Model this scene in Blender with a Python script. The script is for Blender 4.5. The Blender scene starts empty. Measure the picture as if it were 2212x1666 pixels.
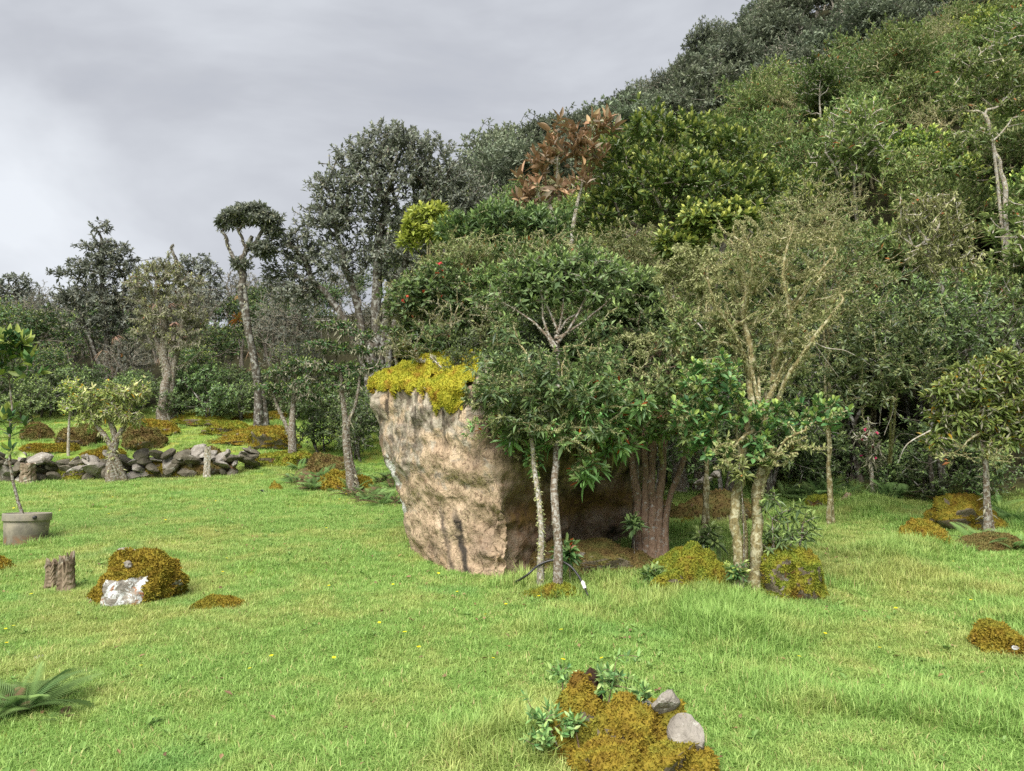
import bpy, math
import numpy as np
from mathutils import Vector, Matrix, Euler

# ------------------------------------------------------------------ camera, sky, sun, exposure
SC = bpy.context.scene
COL = SC.collection
F, CU, CV, CAMZ = 1670.0, 1106.0, 833.0, 2.0      # focal length and centre of a 2212 x 1666 frame
cam = bpy.data.cameras.new('camera')
cam_ob = bpy.data.objects.new('camera', cam)
COL.objects.link(cam_ob)
cam.sensor_fit = 'HORIZONTAL'
cam.angle = 2 * math.atan(CU / F)
cam.clip_start, cam.clip_end = 0.05, 2000
cam_ob.location = (0, 0, CAMZ)
cam_ob.rotation_euler = (math.radians(90), 0, 0)
SC.camera = cam_ob

SUN_EL, SUN_AZ = math.radians(54), math.radians(-158)   # azimuth clockwise from +Y: behind and left of the camera
world = bpy.data.worlds.new('World')
SC.world = world
world.use_nodes = True
wn, wl = world.node_tree.nodes, world.node_tree.links
wn.clear()
w_out = wn.new('ShaderNodeOutputWorld')
w_bg = wn.new('ShaderNodeBackground')
w_sky = wn.new('ShaderNodeTexSky')
w_sky.sky_type = 'NISHITA'
w_sky.sun_disc = False
w_sky.sun_elevation = SUN_EL
w_sky.sun_rotation = SUN_AZ
w_bgs = wn.new('ShaderNodeBackground')
w_bgs.inputs['Strength'].default_value = 0.07
wl.new(w_sky.outputs[0], w_bgs.inputs['Color'])
w_tc = wn.new('ShaderNodeTexCoord')
w_map = wn.new('ShaderNodeMapping')
w_map.inputs['Location'].default_value = (0.35, 0.2, 0.55)
w_map.inputs['Scale'].default_value = (1.0, 1.0, 1.7)
wl.new(w_tc.outputs['Generated'], w_map.inputs['Vector'])
w_n1 = wn.new('ShaderNodeTexNoise')
w_n1.inputs['Scale'].default_value = 1.55
w_n1.inputs['Detail'].default_value = 6
w_n1.inputs['Roughness'].default_value = 0.52
w_n1.inputs['Distortion'].default_value = 0.35
wl.new(w_map.outputs[0], w_n1.inputs['Vector'])
w_rmp = wn.new('ShaderNodeValToRGB')
cr = w_rmp.color_ramp
cr.elements[0].position = 0.30
cr.elements[0].color = (0.25, 0.27, 0.32, 1)
cr.elements[1].position = 0.68
cr.elements[1].color = (0.53, 0.555, 0.59, 1)
e = cr.elements.new(0.48)
e.color = (0.345, 0.36, 0.395, 1)
wl.new(w_n1.outputs['Fac'], w_rmp.inputs['Fac'])
w_bg.inputs['Strength'].default_value = 0.57
wl.new(w_rmp.outputs[0], w_bg.inputs['Color'])
w_mix = wn.new('ShaderNodeMixShader')
w_hole = wn.new('ShaderNodeMapRange')             # thin places in the cloud let the blue through
w_hole.inputs['From Min'].default_value = 0.24
w_hole.inputs['From Max'].default_value = 0.34
w_hole.inputs['To Min'].default_value = 0.45
w_hole.inputs['To Max'].default_value = 1.0
wl.new(w_n1.outputs['Fac'], w_hole.inputs['Value'])
wl.new(w_hole.outputs[0], w_mix.inputs['Fac'])
wl.new(w_bgs.outputs[0], w_mix.inputs[1])
wl.new(w_bg.outputs[0], w_mix.inputs[2])
wl.new(w_mix.outputs[0], w_out.inputs['Surface'])

sun = bpy.data.lights.new('sun', 'SUN')
sun.energy = 2.8
sun.angle = math.radians(40)
sun.color = (1.0, 0.96, 0.90)
sun_ob = bpy.data.objects.new('sun', sun)
COL.objects.link(sun_ob)
sd = Vector((math.sin(SUN_AZ) * math.cos(SUN_EL), math.cos(SUN_AZ) * math.cos(SUN_EL), math.sin(SUN_EL)))
sun_ob.rotation_euler = (-sd).to_track_quat('-Z', 'Y').to_euler()

SC.view_settings.view_transform = 'Standard'
SC.view_settings.look = 'None'
SC.view_settings.gamma = 1
SC.view_settings.exposure = 1.5
SC.view_settings.use_curve_mapping = False
SC.render.engine = 'CYCLES'
SC.cycles.use_denoising = False
SC.cycles.max_bounces = 5
SC.cycles.diffuse_bounces = 3
SC.cycles.glossy_bounces = 2
SC.cycles.transmission_bounces = 3
SC.cycles.sample_clamp_indirect = 6

# ------------------------------------------------------------------ numeric helpers
RNG = np.random.default_rng(11)
PERM = np.random.default_rng(3).permutation(256)
PERM = np.concatenate([PERM, PERM, PERM])
GRAD = np.random.default_rng(4).normal(size=(256, 3))
GRAD /= np.linalg.norm(GRAD, axis=1)[:, None]


def pnoise(p):
    p = np.asarray(p, float)
    i = np.floor(p).astype(int)
    f = p - i
    i &= 255
    w = f * f * f * (f * (f * 6 - 15) + 10)
    r = 0
    for dx in (0, 1):
        for dy in (0, 1):
            for dz in (0, 1):
                h = PERM[PERM[PERM[i[:, 0] + dx] + i[:, 1] + dy] + i[:, 2] + dz]
                g = GRAD[h]
                d = (g * (f - np.array([dx, dy, dz]))).sum(1)
                ww = (w[:, 0] if dx else 1 - w[:, 0]) * (w[:, 1] if dy else 1 - w[:, 1]) * (w[:, 2] if dz else 1 - w[:, 2])
                r = r + d * ww
    return r * 1.5


def fbm(p, octaves=4, gain=0.5):
    a, s, r = 1.0, 1.0, 0
    for k in range(octaves):
        r = r + a * pnoise(np.asarray(p) * s + 17.3 * k)
        a *= gain
        s *= 2.03
    return r


def sstep(a, b, x):
    t = np.clip((np.asarray(x, float) - a) / (b - a), 0, 1)
    return t * t * (3 - 2 * t)


def unit(v):
    v = np.asarray(v, float)
    return v / np.maximum(np.linalg.norm(v, axis=-1, keepdims=True), 1e-9)


def at(u, v, Y):
    return np.array([(u - CU) / F * Y, Y, CAMZ - (v - CV) / F * Y])


def ground(x, y):
    x = np.atleast_1d(np.asarray(x, float))
    y = np.atleast_1d(np.asarray(y, float))
    p = np.stack([x * .33, y * .33, 0 * x + 1.5], 1)
    q = np.stack([x * 1.25, y * 1.25, 0 * x + 7.5], 1)
    z = 0.07 * pnoise(p) + 0.028 * pnoise(q)
    z = z * sstep(1.5, 4, np.hypot(x, y))
    wob = pnoise(np.stack([x * .25, y * .25, 0 * x + 3.3], 1))
    z = z + sstep(16.6, 23.5, y + .4 * wob) * 0.95 + np.clip(np.minimum(y, 58) - 23.5, 0, None) * 0.15
    t = .45 * (np.minimum(y, 31) - 14.6) + .42 * (np.minimum(x, 40) - 5.4)
    z = z + np.log1p(np.exp(np.clip(3 * t, -30, 60))) / 3 * (1 + .05 * wob)
    xx = np.clip(x, 0, 45)
    H = 10.0 + .20 * xx
    H = np.where(x < 0, 1 + 10.5 * np.exp(-(x / 3.5) ** 2), H)
    r = sstep(36, 88, y)
    big = fbm(np.stack([x * .05, y * .05, 0 * x + 9.1], 1), 3)
    z = z + H * r * (1 + .10 * big) + 1.2 * big * sstep(20, 40, y)
    z = z - np.clip(y - 95, 0, None) * .08 * sstep(95, 130, y)
    return z


def gz(x, y):
    return float(ground(x, y)[0])


def hit(u, v):
    Y = np.arange(2.5, 120, 0.02)
    P = at(u, v, Y[:, None].ravel())if False else np.stack([(u - CU) / F * Y, Y, CAMZ - (v - CV) / F * Y], 1)
    g = ground(P[:, 0], P[:, 1])
    k = np.argmax(P[:, 2] <= g)
    return np.array([P[k, 0], P[k, 1], g[k]])


def srgb(*c):
    c = np.array(c, float) / 255
    return tuple(np.where(c < .04045, c / 12.92, ((c + .055) / 1.055) ** 2.4)) + (1.0,)


# ------------------------------------------------------------------ mesh helpers
class MB:
    """Collects faces (triangles or quads) with a material slot and two face values, tint and age."""

    def __init__(self):
        self.v, self.f, self.n = [], [], 0

    def add(self, verts, faces, mat=0, tint=0.5, age=0.5, smooth=True):
        verts = np.asarray(verts, float).reshape(-1, 3)
        faces = np.asarray(faces, int)
        m = len(faces)
        self.v.append(verts)
        self.f.append((faces + self.n, mat, np.broadcast_to(np.asarray(tint, float), (m,)), np.broadcast_to(np.asarray(age, float), (m,)), smooth))
        self.n += len(verts)
        return self

    def mesh(self, name, mats, origin=None):
        V = np.concatenate(self.v) if self.v else np.zeros((0, 3))
        if origin is not None:
            V = V - np.asarray(origin)
        me = bpy.data.meshes.new(name)
        me.vertices.add(len(V))
        me.vertices.foreach_set('co', V.astype(np.float32).ravel())
        loops = np.concatenate([f[0].ravel() for f in self.f])
        tot = np.concatenate([np.full(len(f[0]), f[0].shape[1]) for f in self.f])
        start = np.concatenate([[0], np.cumsum(tot)[:-1]])
        me.loops.add(len(loops))
        me.loops.foreach_set('vertex_index', loops.astype(np.int32))
        me.polygons.add(len(tot))
        me.polygons.foreach_set('loop_start', start.astype(np.int32))
        me.polygons.foreach_set('loop_total', tot.astype(np.int32))
        me.polygons.foreach_set('material_index', np.concatenate([np.full(len(f[0]), f[1]) for f in self.f]).astype(np.int32))
        me.polygons.foreach_set('use_smooth', np.concatenate([np.full(len(f[0]), f[4]) for f in self.f]))
        for nm, k in (('tint', 2), ('age', 3)):
            a = me.attributes.new(nm, 'FLOAT', 'FACE')
            a.data.foreach_set('value', np.concatenate([f[k] for f in self.f]).astype(np.float32))
        me.update(calc_edges=True)
        for m in (mats if isinstance(mats, (list, tuple)) else [mats]):
            me.materials.append(m)
        return me


def link(name, data, parent=None, loc=None, kind=None):
    o = bpy.data.objects.new(name, data)
    COL.objects.link(o)
    if parent is not None:
        o.parent = parent
    if loc is not None:
        o.location = tuple(loc)
    if kind:
        o['kind'] = kind
    return o


def tag(o, label, cat, group=None):
    o['label'] = label
    o['category'] = cat
    if group:
        o['group'] = group
    return o


def thing(name, label, cat, loc, group=None, rz=0, sc=1):
    o = link(name, None, None, loc)
    o.empty_display_size = .1
    o.rotation_euler = (0, 0, rz)
    o.scale = (sc, sc, sc) if np.isscalar(sc) else sc
    return tag(o, label, cat, group)


def tube(pts, rad, sides=6, closed_end=True):
    P = np.asarray(pts, float)
    n = len(P)
    T = np.empty_like(P)
    T[1:-1] = P[2:] - P[:-2]
    T[0], T[-1] = P[1] - P[0], P[-1] - P[-2]
    T = unit(T)
    m = np.abs(unit(P[-1] - P[0]))
    ref = np.zeros(3)
    ref[int(np.argmin(m))] = 1
    A = unit(np.cross(T, ref))
    B = np.cross(T, A)
    th = np.arange(sides) * 2 * np.pi / sides
    R = np.broadcast_to(np.asarray(rad, float), (n,)) if np.ndim(rad) < 2 else rad
    if np.ndim(R) == 1:
        R = np.repeat(R[:, None], sides, 1)
    V = P[:, None] + R[:, :, None] * (np.cos(th)[None, :, None] * A[:, None] + np.sin(th)[None, :, None] * B[:, None])
    i = np.arange(n - 1)[:, None] * sides
    j = np.arange(sides)[None]
    k = (j + 1) % sides
    Q = np.stack([i + j, i + k, i + sides + k, i + sides + j], -1).reshape(-1, 4)
    return V.reshape(-1, 3), Q


def curve_pts(ctrl, n):
    """Catmull-Rom through the control points."""
    C = np.asarray(ctrl, float)
    C = np.concatenate([[2 * C[0] - C[1]], C, [2 * C[-1] - C[-2]]])
    t = np.linspace(0, len(C) - 3, n)
    k = np.minimum(t.astype(int), len(C) - 4)
    f = (t - k)[:, None]
    a, b, c, d = C[k], C[k + 1], C[k + 2], C[k + 3]
    return .5 * (2 * b + (c - a) * f + (2 * a - 5 * b + 4 * c - d) * f ** 2 + (3 * b - a - 3 * c + d) * f ** 3)


def leaf_faces(mb, base, d, up, L, W, fold=.18, droop=.15, oval=False, tint=.5, age=.5, mat=0):
    """One folded blade per row: a kite (2 triangles) or an oval (2 quads)."""
    base, d, up = np.asarray(base), unit(d), np.asarray(up)
    N = len(base)
    if N == 0:
        return
    s = np.cross(d, up)
    bad = np.linalg.norm(s, axis=1) < 1e-3
    s[bad] = np.cross(d[bad], [1., .3, .2])
    s = unit(s)
    nrm = np.cross(s, d)
    L = np.broadcast_to(L, (N,))[:, None]
    W = np.broadcast_to(W, (N,))[:, None] * .5
    down = np.array([0, 0, -1.]) * droop * L
    tint = np.broadcast_to(tint, (N,))
    age = np.broadcast_to(age, (N,))
    k = np.arange(N)[:, None]
    if not oval:
        V = np.stack([base, base + d * L * .48 + s * W + nrm * W * fold * 2 + down * .2, base + d * L + down, base + d * L * .48 - s * W + nrm * W * fold * 2 + down * .2], 1)
        Fc = np.concatenate([k * 4 + np.array([[0, 1, 2]]), k * 4 + np.array([[0, 2, 3]])])
    else:
        V = np.stack([base,
                      base + d * L * .30 + s * W * .8 + nrm * W * fold * 1.6 + down * .08, base + d * L * .68 + s * W * .92 + nrm * W * fold * 1.8 + down * .4,
                      base + d * L + down,
                      base + d * L * .68 - s * W * .92 + nrm * W * fold * 1.8 + down * .4, base + d * L * .30 - s * W * .8 + nrm * W * fold * 1.6 + down * .08], 1)
        Fc = np.concatenate([k * 6 + np.array([[0, 1, 2, 3]]), k * 6 + np.array([[0, 3, 4, 5]])])
    mb.add(V.reshape(-1, 3), Fc, mat, np.concatenate([tint, tint]), np.concatenate([age, age]), smooth=False)


def rosettes(mb, tips, dirs, rng, L=.08, W=.4, n=8, lo=15, hi=85, stem=.06, droop=.15, fold=.18, oval=False, mat=0, var=.25, keep=1.0):
    """n leaves spiralling up the last stretch of every twig; age runs from old (0) to the young leaf at the tip (1)."""
    M = len(tips)
    tips, dirs = np.asarray(tips), unit(dirs)
    a = unit(np.cross(dirs, unit(rng.normal(size=(M, 3)))))
    b = np.cross(dirs, a)
    t = np.tile(np.linspace(0, 1, n), (M, 1)) + rng.normal(size=(M, n)) * .06
    az = rng.uniform(0, 6.28, (M, 1)) + np.arange(n)[None] * 2.399 + rng.normal(size=(M, n)) * .25
    ang = np.radians(hi + (lo - hi) * np.clip(t, 0, 1) + rng.normal(size=(M, n)) * 10)
    d = np.cos(ang)[..., None] * dirs[:, None] + np.sin(ang)[..., None] * (np.cos(az)[..., None] * a[:, None] + np.sin(az)[..., None] * b[:, None])
    base = tips[:, None] - dirs[:, None] * (stem * (1 - t))[..., None]
    LL = L * (1 + var * rng.normal(size=(M, n))).clip(.45, 1.6) * (1 - .25 * t)
    tw = np.repeat(rng.uniform(0, 1, (M, 1)), n, 1) * .5 + rng.uniform(0, .5, (M, n))
    ok = rng.uniform(size=(M, n)).ravel() < keep
    up = np.repeat(dirs[:, None], n, 1) + np.array([0, 0, .35])
    leaf_faces(mb, base.reshape(-1, 3)[ok], d.reshape(-1, 3)[ok], up.reshape(-1, 3)[ok], LL.ravel()[ok], (LL * W).ravel()[ok], fold, droop, oval, tw.ravel()[ok], np.clip(t, 0, 1).ravel()[ok], mat)


# ------------------------------------------------------------------ tree growth
def crown_tips(lobes, n, rng, rough=.35, shell=.3, low=.35):
    """Twig ends spread through the outer part of overlapping uneven lobes; fewer on their undersides."""
    vol = np.array([np.prod(l[1]) ** .72 for l in lobes])
    vol = vol / vol.sum()
    T, D = [], []
    for (c, r), w in zip(lobes, vol):
        m = max(3, int(round(n * w * 1.6)))
        d = unit(rng.normal(size=(m, 3)))
        keep = rng.uniform(size=m) < np.where(d[:, 2] < -.15, low, 1.0)
        d = d[keep][:max(2, int(round(n * w)))]
        k = rng.uniform(size=len(d)) ** shell
        k = k * (1 + rough * pnoise(d * 1.9 + np.asarray(c) * .7) + .4 * rough * pnoise(d * 4.5 + np.asarray(c)))
        k = k * np.where(rng.uniform(size=len(d)) < .10, rng.uniform(1.1, 1.45, len(d)), 1)
        T.append(np.asarray(c) + d * np.asarray(r) * k[:, None])
        D.append(unit(d * .75 + np.array([0, 0, .75]) + .3 * rng.normal(size=d.shape)))
    return np.concatenate(T), np.concatenate(D)


class Tree:
    def __init__(self, trunks, tips, dirs, rng, seg=.22, r_tip=.004, wob=.06, first=.35, power=2.1, twist=.3):
        """trunks: list of (points, base radius); every twig end is joined to the nearest fitting wood, so the limbs fork as they go."""
        pos, par, can, rb, frac = [], [], [], [], []
        for pts, r in trunks:
            pts = np.asarray(pts, float)
            length = np.linalg.norm(np.diff(pts, axis=0), axis=1).sum()
            n = max(4, int(length / seg))
            C = curve_pts(pts, n)
            C[1:-1, :2] += rng.normal(size=(n - 2, 2)) * r * twist
            for k in range(n):
                par.append(len(pos) - 1 if k else -1)
                pos.append(C[k])
                can.append(k >= first * n)
                rb.append(r)
                frac.append(k / (n - 1))
        cap = len(pos) + len(tips) * 9 + 64
        P = np.zeros((cap, 3))
        P[:len(pos)] = pos
        Dn = np.zeros((cap, 3))
        Dn[:len(pos)] = [0, 0, 1]
        C = np.zeros(cap, bool)
        C[:len(pos)] = can
        dep = np.zeros(cap)
        N = len(pos)
        n0 = N
        tr = P[:N][C[:N]]
        order = np.argsort([np.min(np.linalg.norm(tr - t, axis=1)) for t in tips])
        tipnode = {}
        for i in order:
            t = tips[i]
            v = t - P[:N]
            d = np.linalg.norm(v, axis=1)
            cost = d + .55 * np.clip(P[:N, 2] - t[2] + .15 * d, 0, None) + .06 * dep[:N] - .18 * (v * Dn[:N]).sum(1)
            cost[~C[:N]] = 1e9
            j = int(np.argmin(cost))
            dist = d[j]
            k = int(min(8, max(1, math.ceil(dist / seg))))
            mid = P[j] + .5 * dist * unit(Dn[j] * .6 + v[j] / max(dist, 1e-6))
            prev = j
            for s in range(1, k + 1):
                f = s / k
                q = (1 - f) ** 2 * P[j] + 2 * f * (1 - f) * mid + f * f * t
                if s < k:
                    q = q + rng.normal(size=3) * wob * dist / k
                P[N] = q
                Dn[N] = unit(q - P[prev])
                C[N] = True
                dep[N] = dep[prev] + dist / k
                par.append(prev)
                prev = N
                N += 1
            tipnode[i] = prev
        self.P = P[:N]
        self.par = np.array(par)
        acc = np.zeros(N)
        kids = [[] for _ in range(N)]
        for i in range(N - 1, -1, -1):
            if acc[i] == 0:
                acc[i] = r_tip ** power
            if self.par[i] >= 0:
                acc[self.par[i]] += acc[i]
                kids[self.par[i]].append(i)
        R = acc ** (1 / power)
        root = np.zeros(N, int)
        for i in range(N):
            root[i] = i if self.par[i] < 0 else root[self.par[i]]
        for i in range(N):
            r0 = rb[root[i]]
            s = (r0 - r_tip) / max(R[root[i]] - r_tip, 1e-5)
            acc[i] = r_tip + (R[i] - r_tip) * min(s, 6)
        for i in range(N):
            if i < n0:
                acc[i] = max(acc[i] * (1 - .5 * frac[i]), rb[i] * (1 - .55 * frac[i]))
            if self.par[i] >= 0:
                acc[i] = min(acc[i], acc[self.par[i]] * (.985 if i < n0 else .9))
            acc[i] = max(acc[i], r_tip)
        self.R = acc
        self.kids = kids
        self.n0 = n0

    def wood(self, mb, rng, mat=0, thin=3, flare=.35):
        for i in range(len(self.P)):
            p = self.par[i]
            if p >= 0 and self.main(p) == i:
                continue
            ch = [p, i] if p >= 0 else [i]
            while self.kids[ch[-1]]:
                ch.append(self.main(ch[-1]))
            if len(ch) < 2:
                continue
            pts = self.P[ch]
            r = self.R[ch].copy()
            if p >= 0:
                r[0] = min(r[0], r[1] * 1.15)
            else:
                r[0] *= 1 + flare
                if len(r) > 2:
                    r[1] *= 1 + flare * .25
            rm = r.max()
            sd = 9 if rm > .05 else 6 if rm > .02 else 4 if rm > .009 else thin
            if rm > .03:
                m = len(pts) * 2
                pts = curve_pts(pts, m)
                r = np.interp(np.linspace(0, 1, m), np.linspace(0, 1, len(r)), r)
                r = r[:, None] * (1 + .16 * rng.normal(size=(m, sd)) * .6)
            V, Q = tube(pts, r, sd)
            mb.add(V, Q, mat, rng.uniform(), np.clip(rm * 8, 0, 1))

    def main(self, i):
        return max(self.kids[i], key=lambda k: self.R[k]) if self.kids[i] else None

    def along(self, n, rng, rmax=.05, rmin=0):
        """n random points on the wood thinner than rmax, with the direction of the wood there and its radius."""
        idx = np.where((self.par >= 0) & (self.R < rmax) & (self.R >= rmin))[0]
        ln = np.linalg.norm(self.P[idx] - self.P[self.par[idx]], axis=1)
        k = idx[rng.choice(len(idx), n, p=ln / ln.sum())]
        f = rng.uniform(size=(n, 1))
        a, b = self.P[self.par[k]], self.P[k]
        return a + (b - a) * f, unit(b - a), self.R[k]


def beard(mb, tree, n, rng, L=.05, W=.25, rmax=.05, hang=.6, mat=0, rmin=0):
    """Lichen and moss: short ragged wisps that clothe and hang from the branches."""
    p, d, r = tree.along(n, rng, rmax, rmin)
    q = unit(rng.normal(size=(n, 3)))
    q = unit(q - (q * d).sum(1)[:, None] * d)
    dr = unit(q * (1 - hang) + np.array([0, 0, -hang]) + .25 * rng.normal(size=(n, 3)))
    LL = L * rng.uniform(.4, 1.5, n)
    leaf_faces(mb, p + q * r[:, None] * .6, dr, q + .1, LL, LL * W, .2, 0, False, rng.uniform(size=n), rng.uniform(size=n), mat)


def lobes_px(Y, lst):
    out = []
    for l in lst:
        u, v, ru, rv = l[:4]
        yy = Y + (l[4] if len(l) > 4 else 0)
        out.append((at(u, v, yy), np.array([ru, (ru + rv) * .45, rv]) * yy / F))
    return out


def build_tree(name, label, cat, trunks, lobes, ntips, leaf, bark, leafmat, seed, group=None, lichen=None, lichen_mat=None, bare=0.0, seg=.22, r_tip=.004,
               rough=.35, first=.35, wob=.06, shell=.3, low=.35, extra_tips=None, base=None, wood_name='trunk', thin=3, proto=False):
    rng = np.random.default_rng(seed)
    tips, dirs = crown_tips(lobes, ntips, rng, rough, shell, low)
    if extra_tips is not None:
        tips = np.concatenate([tips, extra_tips])
        dirs = np.concatenate([dirs, unit(rng.normal(size=np.shape(extra_tips)) + [0, 0, 1])])
    base = np.asarray(trunks[0][0][0], float) if base is None else np.asarray(base)
    t = Tree(trunks, tips, dirs, rng, seg, r_tip, wob, first)
    wood = MB()
    t.wood(wood, rng, thin=thin)
    lv = MB()
    live = rng.uniform(size=len(tips)) >= bare
    rosettes(lv, tips[live], dirs[live], rng, **leaf)
    parts = [(wood_name, wood.mesh(name + '_' + wood_name, bark, base), None)]
    if lv.n:
        parts.append(('crown', lv.mesh(name + '_crown', leafmat, base), 'stuff'))
    if lichen:
        lm = MB()
        beard(lm, t, rng=rng, **lichen)
        parts.append(('lichen', lm.mesh(name + '_lichen', lichen_mat, base), 'stuff'))
    if proto:
        return parts
    return place(parts, name, label, cat, base, group), t


def place(parts, name, label, cat, loc, group=None, rz=0, sc=1):
    o = thing(name, label, cat, loc, group, rz, sc)
    for nm, me, kd in parts:
        link(nm, me, o, None, kd)
    return o


# ------------------------------------------------------------------ materials
def new_mat(name):
    m = bpy.data.materials.new(name)
    m.use_nodes = True
    nt = m.node_tree
    nt.nodes.clear()
    return m, nt


class NT:
    def __init__(self, name):
        self.m, self.t = new_mat(name)

    def n(self, typ, **kw):
        nd = self.t.nodes.new(typ)
        for k, v in kw.items():
            if k in nd.inputs:
                s = nd.inputs[k]
                if isinstance(v, bpy.types.NodeSocket):
                    self.t.links.new(v, s)
                else:
                    s.default_value = v
            else:
                setattr(nd, k, v)
        return nd

    def noise(self, vec, scale, detail=4, rough=.55, dist=0.0):
        nd = self.n('ShaderNodeTexNoise', Scale=scale, Detail=detail, Roughness=rough, Distortion=dist)
        if vec is not None:
            self.t.links.new(vec, nd.inputs['Vector'])
        return nd.outputs['Fac']

    def ramp(self, fac, stops):
        nd = self.n('ShaderNodeValToRGB')
        cr = nd.color_ramp
        while len(cr.elements) < len(stops):
            cr.elements.new(.5)
        for el, (p, c) in zip(cr.elements, stops):
            el.position = p
            el.color = c if len(c) == 4 else (*c, 1)
        self.t.links.new(fac, nd.inputs['Fac'])
        return nd.outputs['Color']

    def rng(self, v, a, b, c=0., d=1.):
        nd = self.n('ShaderNodeMapRange')
        for k, x in (('From Min', a), ('From Max', b), ('To Min', c), ('To Max', d)):
            nd.inputs[k].default_value = x
        self.t.links.new(v, nd.inputs['Value'])
        return nd.outputs[0]

    def mix(self, fac, a, b, mode='MIX'):
        nd = self.n('ShaderNodeMix', data_type='RGBA', blend_type=mode)
        for s, v in ((nd.inputs[0], fac), (nd.inputs[6], a), (nd.inputs[7], b)):
            if isinstance(v, bpy.types.NodeSocket):
                self.t.links.new(v, s)
            else:
                s.default_value = v
        return nd.outputs[2]

    def math(self, op, a, b=None):
        nd = self.n('ShaderNodeMath', operation=op)
        for i, v in enumerate((a, b)):
            if v is None:
                continue
            if isinstance(v, bpy.types.NodeSocket):
                self.t.links.new(v, nd.inputs[i])
            else:
                nd.inputs[i].default_value = v
        return nd.outputs[0]

    def attr(self, nm):
        return self.n('ShaderNodeAttribute', attribute_name=nm).outputs['Fac']

    def pos(self):
        return self.n('ShaderNodeNewGeometry').outputs['Position']

    def obj(self):
        return self.n('ShaderNodeTexCoord').outputs['Object']

    def bump(self, h, strength=.5, dist=.02):
        return self.n('ShaderNodeBump', Strength=strength, Distance=dist, Height=h).outputs[0]

    def done(self, color, rough=.8, normal=None, spec=.3, transl=0.0, tcol=None):
        p = self.n('ShaderNodeBsdfPrincipled')
        for k, v in (('Base Color', color), ('Roughness', rough), ('Specular IOR Level', spec), ('Normal', normal)):
            if v is None:
                continue
            if isinstance(v, bpy.types.NodeSocket):
                self.t.links.new(v, p.inputs[k])
            else:
                p.inputs[k].default_value = v
        out = self.n('ShaderNodeOutputMaterial')
        sh = p.outputs[0]
        if transl:
            tr = self.n('ShaderNodeBsdfTranslucent')
            c = tcol if tcol is not None else color
            if isinstance(c, bpy.types.NodeSocket):
                self.t.links.new(c, tr.inputs[0])
            else:
                tr.inputs[0].default_value = c
            mx = self.n('ShaderNodeMixShader')
            mx.inputs[0].default_value = transl
            self.t.links.new(sh, mx.inputs[1])
            self.t.links.new(tr.outputs[0], mx.inputs[2])
            sh = mx.outputs[0]
        self.t.links.new(sh, out.inputs[0])
        return self.m


LEAF_GAIN = 1.5          # the colours below were read off the photograph; leaves are a little lighter than they look in a crown


def leaf_mat(name, dark, mid, young, ya=.6, rough=.5, transl=.25, back=None, odd=None, oddf=.03, vary=.35, spec=.35):
    """Leaf colour by leaf: tint picks between two greens, the youngest leaves take the new-growth colour."""
    k = NT(name)
    tint, age = k.attr('tint'), k.attr('age')
    g_ = lambda q: tuple(min(.75, v * LEAF_GAIN) for v in q[:3]) + (1.0,)
    dark, mid, young = g_(dark), g_(mid), g_(young)
    c = k.mix(tint, dark, mid)
    c = k.mix(k.rng(age, .55, 1.0, 0, ya), c, young)
    if odd is not None:
        wn_ = k.n('ShaderNodeTexWhiteNoise', noise_dimensions='1D')
        k.t.links.new(k.math('MULTIPLY', tint, 913.7), wn_.inputs['W'])
        c = k.mix(k.math('LESS_THAN', wn_.outputs['Value'], oddf), c, odd)
    oi = k.n('ShaderNodeObjectInfo')
    hs = k.n('ShaderNodeHueSaturation', Color=c)
    k.t.links.new(k.rng(oi.outputs['Random'], 0, 1, 1 - vary, 1 + vary), hs.inputs['Value'])
    k.t.links.new(k.rng(k.math('FRACT', k.math('MULTIPLY', oi.outputs['Random'], 7.31)), 0, 1, .485, .515), hs.inputs['Hue'])
    c = hs.outputs[0]
    if back is not None:
        g = k.n('ShaderNodeNewGeometry')
        c = k.mix(g.outputs['Backfacing'], c, back)
    return k.done(c, rough, None, spec, transl)


def bark_mat(name, c1, c2, lichen=(.42, .42, .36, 1), amount=.5, scale=14):
    k = NT(name)
    o = k.obj()
    n1 = k.noise(o, scale, 5, .6)
    mp = k.n('ShaderNodeMapping', Vector=o, Scale=(1, 1, .25))
    n2 = k.noise(mp.outputs[0], scale * 2.2, 4, .6)
    c = k.mix(k.rng(n2, .35, .65), c1, c2)
    n3 = k.noise(o, scale * .8, 4, .65, .5)
    c = k.mix(k.rng(n3, .62 - amount * .25, .70 - amount * .2, 0, .9), c, lichen)
    h = k.math('ADD', n1, n2)
    return k.done(c, .9, k.bump(h, .6, .02), .15)

# leaves
M_GLOSSY = leaf_mat('glossy_leaf', srgb(66, 84, 44), srgb(104, 124, 60), srgb(184, 190, 100), .85, .42, .2)
M_DARKLEAF = leaf_mat('dark_leaf', srgb(54, 70, 46), srgb(94, 112, 68), srgb(140, 158, 92), .6, .45, .2)
M_OLIVE = leaf_mat('olive_leaf', srgb(76, 86, 52), srgb(118, 124, 78), srgb(152, 156, 100), .5, .55, .25, odd=srgb(150, 96, 52), oddf=.02)
M_HILL = leaf_mat('hillside_leaf', srgb(58, 78, 44), srgb(104, 122, 68), srgb(152, 164, 98), .55, .5, .25, odd=srgb(166, 110, 62), oddf=.015, vary=.28)
M_FAR = leaf_mat('far_leaf', srgb(70, 80, 68), srgb(108, 116, 92), srgb(126, 132, 104), .4, .6, .2, vary=.35)
M_GREY = leaf_mat('grey_leaf', srgb(66, 72, 64), srgb(106, 110, 98), srgb(138, 142, 124), .5, .5, .22)
M_LIME = leaf_mat('lime_leaf', srgb(92, 108, 46), srgb(130, 142, 64), srgb(162, 166, 84), .6, .5, .3)
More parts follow.
